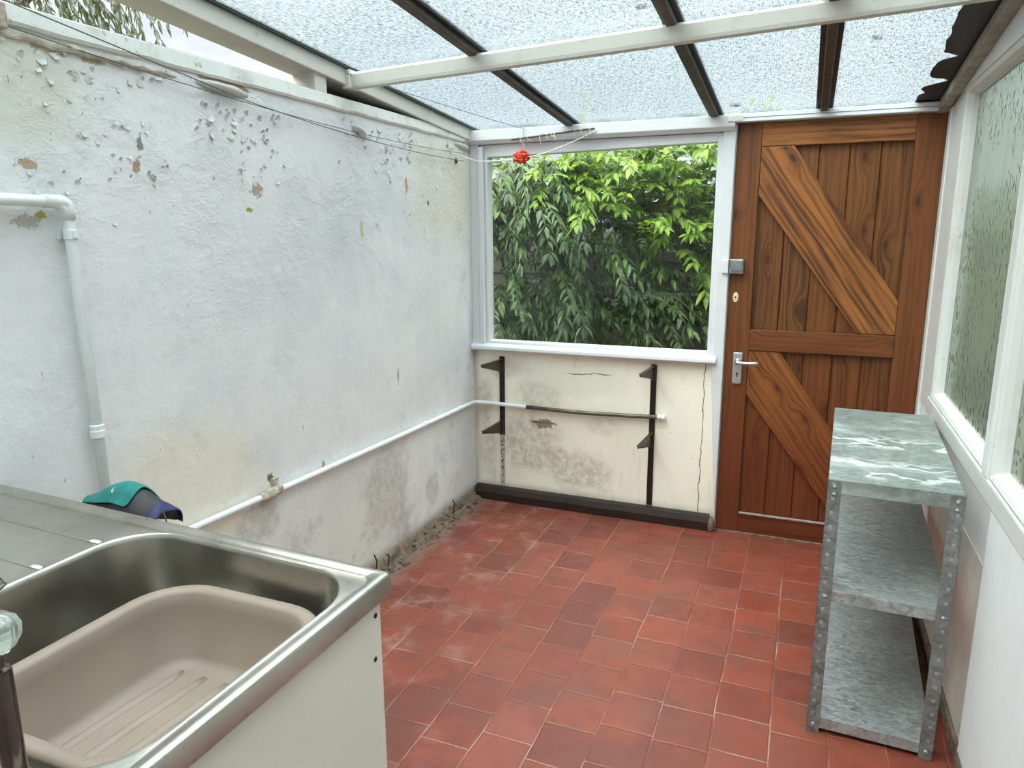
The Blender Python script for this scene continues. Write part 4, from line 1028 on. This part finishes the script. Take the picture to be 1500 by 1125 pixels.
for _ in range(360):
    x = rng.uniform(-.35, 1.95); y = rng.uniform(1.05, 1.8); f_ = (x + .35) / 2.3
    z = rng.uniform(1.35 + (1 - f_) * .25 - .7 * max(0, f_ - .55), 1.90 + .04 * f_)
    st_.append((Vector((x, y, z)), Vector((rng.uniform(-.5, .6), rng.uniform(-1, .1), rng.uniform(.0, .55))), rng.uniform(.28, .5), rng.uniform(.3, 1.2)))
for _ in range(270):
    x = rng.uniform(.0, 1.6); st_.append((Vector((x, rng.uniform(.85, 1.4), max(.8, rng.uniform(1.80 - .62 * x, 2.02)))), Vector((rng.uniform(.1, 1.1), rng.uniform(-.8, -.2), rng.uniform(.0, .7))), rng.uniform(.26, .44), rng.uniform(.3, 1.1)))
shrub('shrub', 'shrub with top light in its lime colour, rising behind the dark one outside', st_, 10, .084, .028, M['leaf_toplit'], (1.0, 1.6, -.14),
      [((.3 + .25 * k, 1.6, -.14), (-.1 + .38 * k, 1.5, 1.8), .018) for k in range(6)])
FE = thing('fence', 'dark horizontal board fence behind the shrubs outside the window', 'fence', (.8, 1.95, -.14))
bm = bmesh.new()
for k in range(9): hexa(bm, [(-2.5, 1.93, -.10 + k * .16), (2.2, 1.93, -.10 + k * .16), (2.2, 1.955, -.10 + k * .16), (-2.5, 1.955, -.10 + k * .16), (-2.5, 1.945, .075 + k * .16), (2.2, 1.945, .075 + k * .16), (2.2, 1.955, .075 + k * .16), (-2.5, 1.955, .075 + k * .16)])
obj('board_panel', bm, M['fence'], FE)
for x in (-2.4, -.9, .6, 2.1): obj('fence_post', box((x - .045, 1.956, -.14), (x + .045, 2.05, 1.45)), M['fence'], FE, bevel=.004)
# hedge seen as a blur through the obscured side glass
st_ = []
for _ in range(330):
    st_.append((Vector((rng.uniform(3.2, 4.0), rng.uniform(-2.6, 7.0), rng.uniform(.1, 1.75))), Vector((-.8, rng.uniform(-.6, .6), rng.uniform(.0, .7))), rng.uniform(.4, .7), 1.0))
t = thing('hedge', 'tall green hedge blurred behind the wet side windows', 'hedge', (3.6, 1.5, -.14))
bl_, bs = bmesh.new(), bmesh.new(); shoots(bl_, bs, st_, 7, rng, .17, .085)
for k in range(8): sweep(bs, [(3.6, -2.3 + k * 1.2, -.14), (3.65, -2.2 + k * 1.2, 1.6)], .03, 7)
obj('foliage', bl_, M['leaf_side'], t, fix=False); obj('stems', bs, M['bark'], t)
# tree over the left wall
st_ = []
TC = Vector((-2.75, -.62, 2.95))
for _ in range(230):
    a = rng.uniform(0, 2 * PI); r_ = .95 * math.sqrt(rng.uniform(0, 1))
    p = TC + Vector((r_ * math.cos(a) * .9, r_ * math.sin(a) * .85, rng.uniform(-.15, .75)))
    st_.append((p, Vector((math.cos(a) * .4, math.sin(a) * .5 + .15, -.35)), rng.uniform(.3, .6), 1.6))
t = thing('tree', 'feathery drooping tree beyond the left wall against the cloudy sky', 'tree', (-3.0, -.9, -.14))
bl_, bs = bmesh.new(), bmesh.new(); shoots(bl_, bs, st_, 12, rng, .055, .013)
sweep(bs, [(-3.0, -.9, -.14), (-3.05, -.85, 1.4), (-2.8, -.7, 3.1)], .08, 9, True, [.10, .08, .03])
for k in range(9):
    a = 2 * PI * k / 9; sweep(bs, [(-2.92, -.78, 2.3), TC + Vector((.4 * math.cos(a), .4 * math.sin(a), .1)), TC + Vector((.8 * math.cos(a), .8 * math.sin(a), .3))], .02, 6, True, [.022, .014, .005])
obj('foliage', bl_, M['leaf_tree'], t, fix=False); obj('stems', bs, M['bark'], t)

# ------------------------------------------------------------------ sky and light
w = bpy.data.worlds.new('overcast_sky'); S.world = w; w.use_nodes = True; nt = w.node_tree; nt.nodes.clear()
class W(T):
    def __init__(self, t): self.t = t
tw = W(nt); out = nt.nodes.new('ShaderNodeOutputWorld'); bg = nt.nodes.new('ShaderNodeBackground')
dv = tw.n('TexCoord').outputs['Generated']; Zs = tw.sep(dv)[2]
cl = tw.noise(tw.vm('MULTIPLY', dv, (2.2, 2.2, 5.0)), 1.6, 7, .6)
base = tw.ramp(Zs, [(0.0, (.10, .11, .09, 1)), (.02, (.56, .575, .59, 1)), (.35, (.60, .61, .62, 1)), (1, (1.0, .965, .92, 1))])
cc = tw.mix(tw.mr(cl, .38, .62), (.74, .79, .86, 1), (1.08, 1.08, 1.08, 1))
col = tw.mix(1.0, base, cc, 'MULTIPLY')
stg = tw.mr(Zs, .36, .95, 1.0, 6.0, False)
nt.links.new(col, bg.inputs[0]); nt.links.new(stg, bg.inputs[1]); nt.links.new(bg.outputs[0], out.inputs[0])
sun = bpy.data.lights.new('veiled_sun', 'SUN'); sun.energy = 4.1; sun.angle = math.radians(50); sun.color = (1, .92, .83)
so = link(bpy.data.objects.new('veiled_sun', sun)); so.rotation_euler = Vector((.62, .85, -1)).to_track_quat('-Z', 'Y').to_euler(); so.location = (4, -3, 6)

S.view_settings.view_transform = 'Standard'; S.view_settings.look = 'None'; S.view_settings.gamma = 1.0; S.view_settings.use_curve_mapping = False
S.view_settings.exposure = .85
S.cycles.max_bounces = 12; S.cycles.transparent_max_bounces = 16
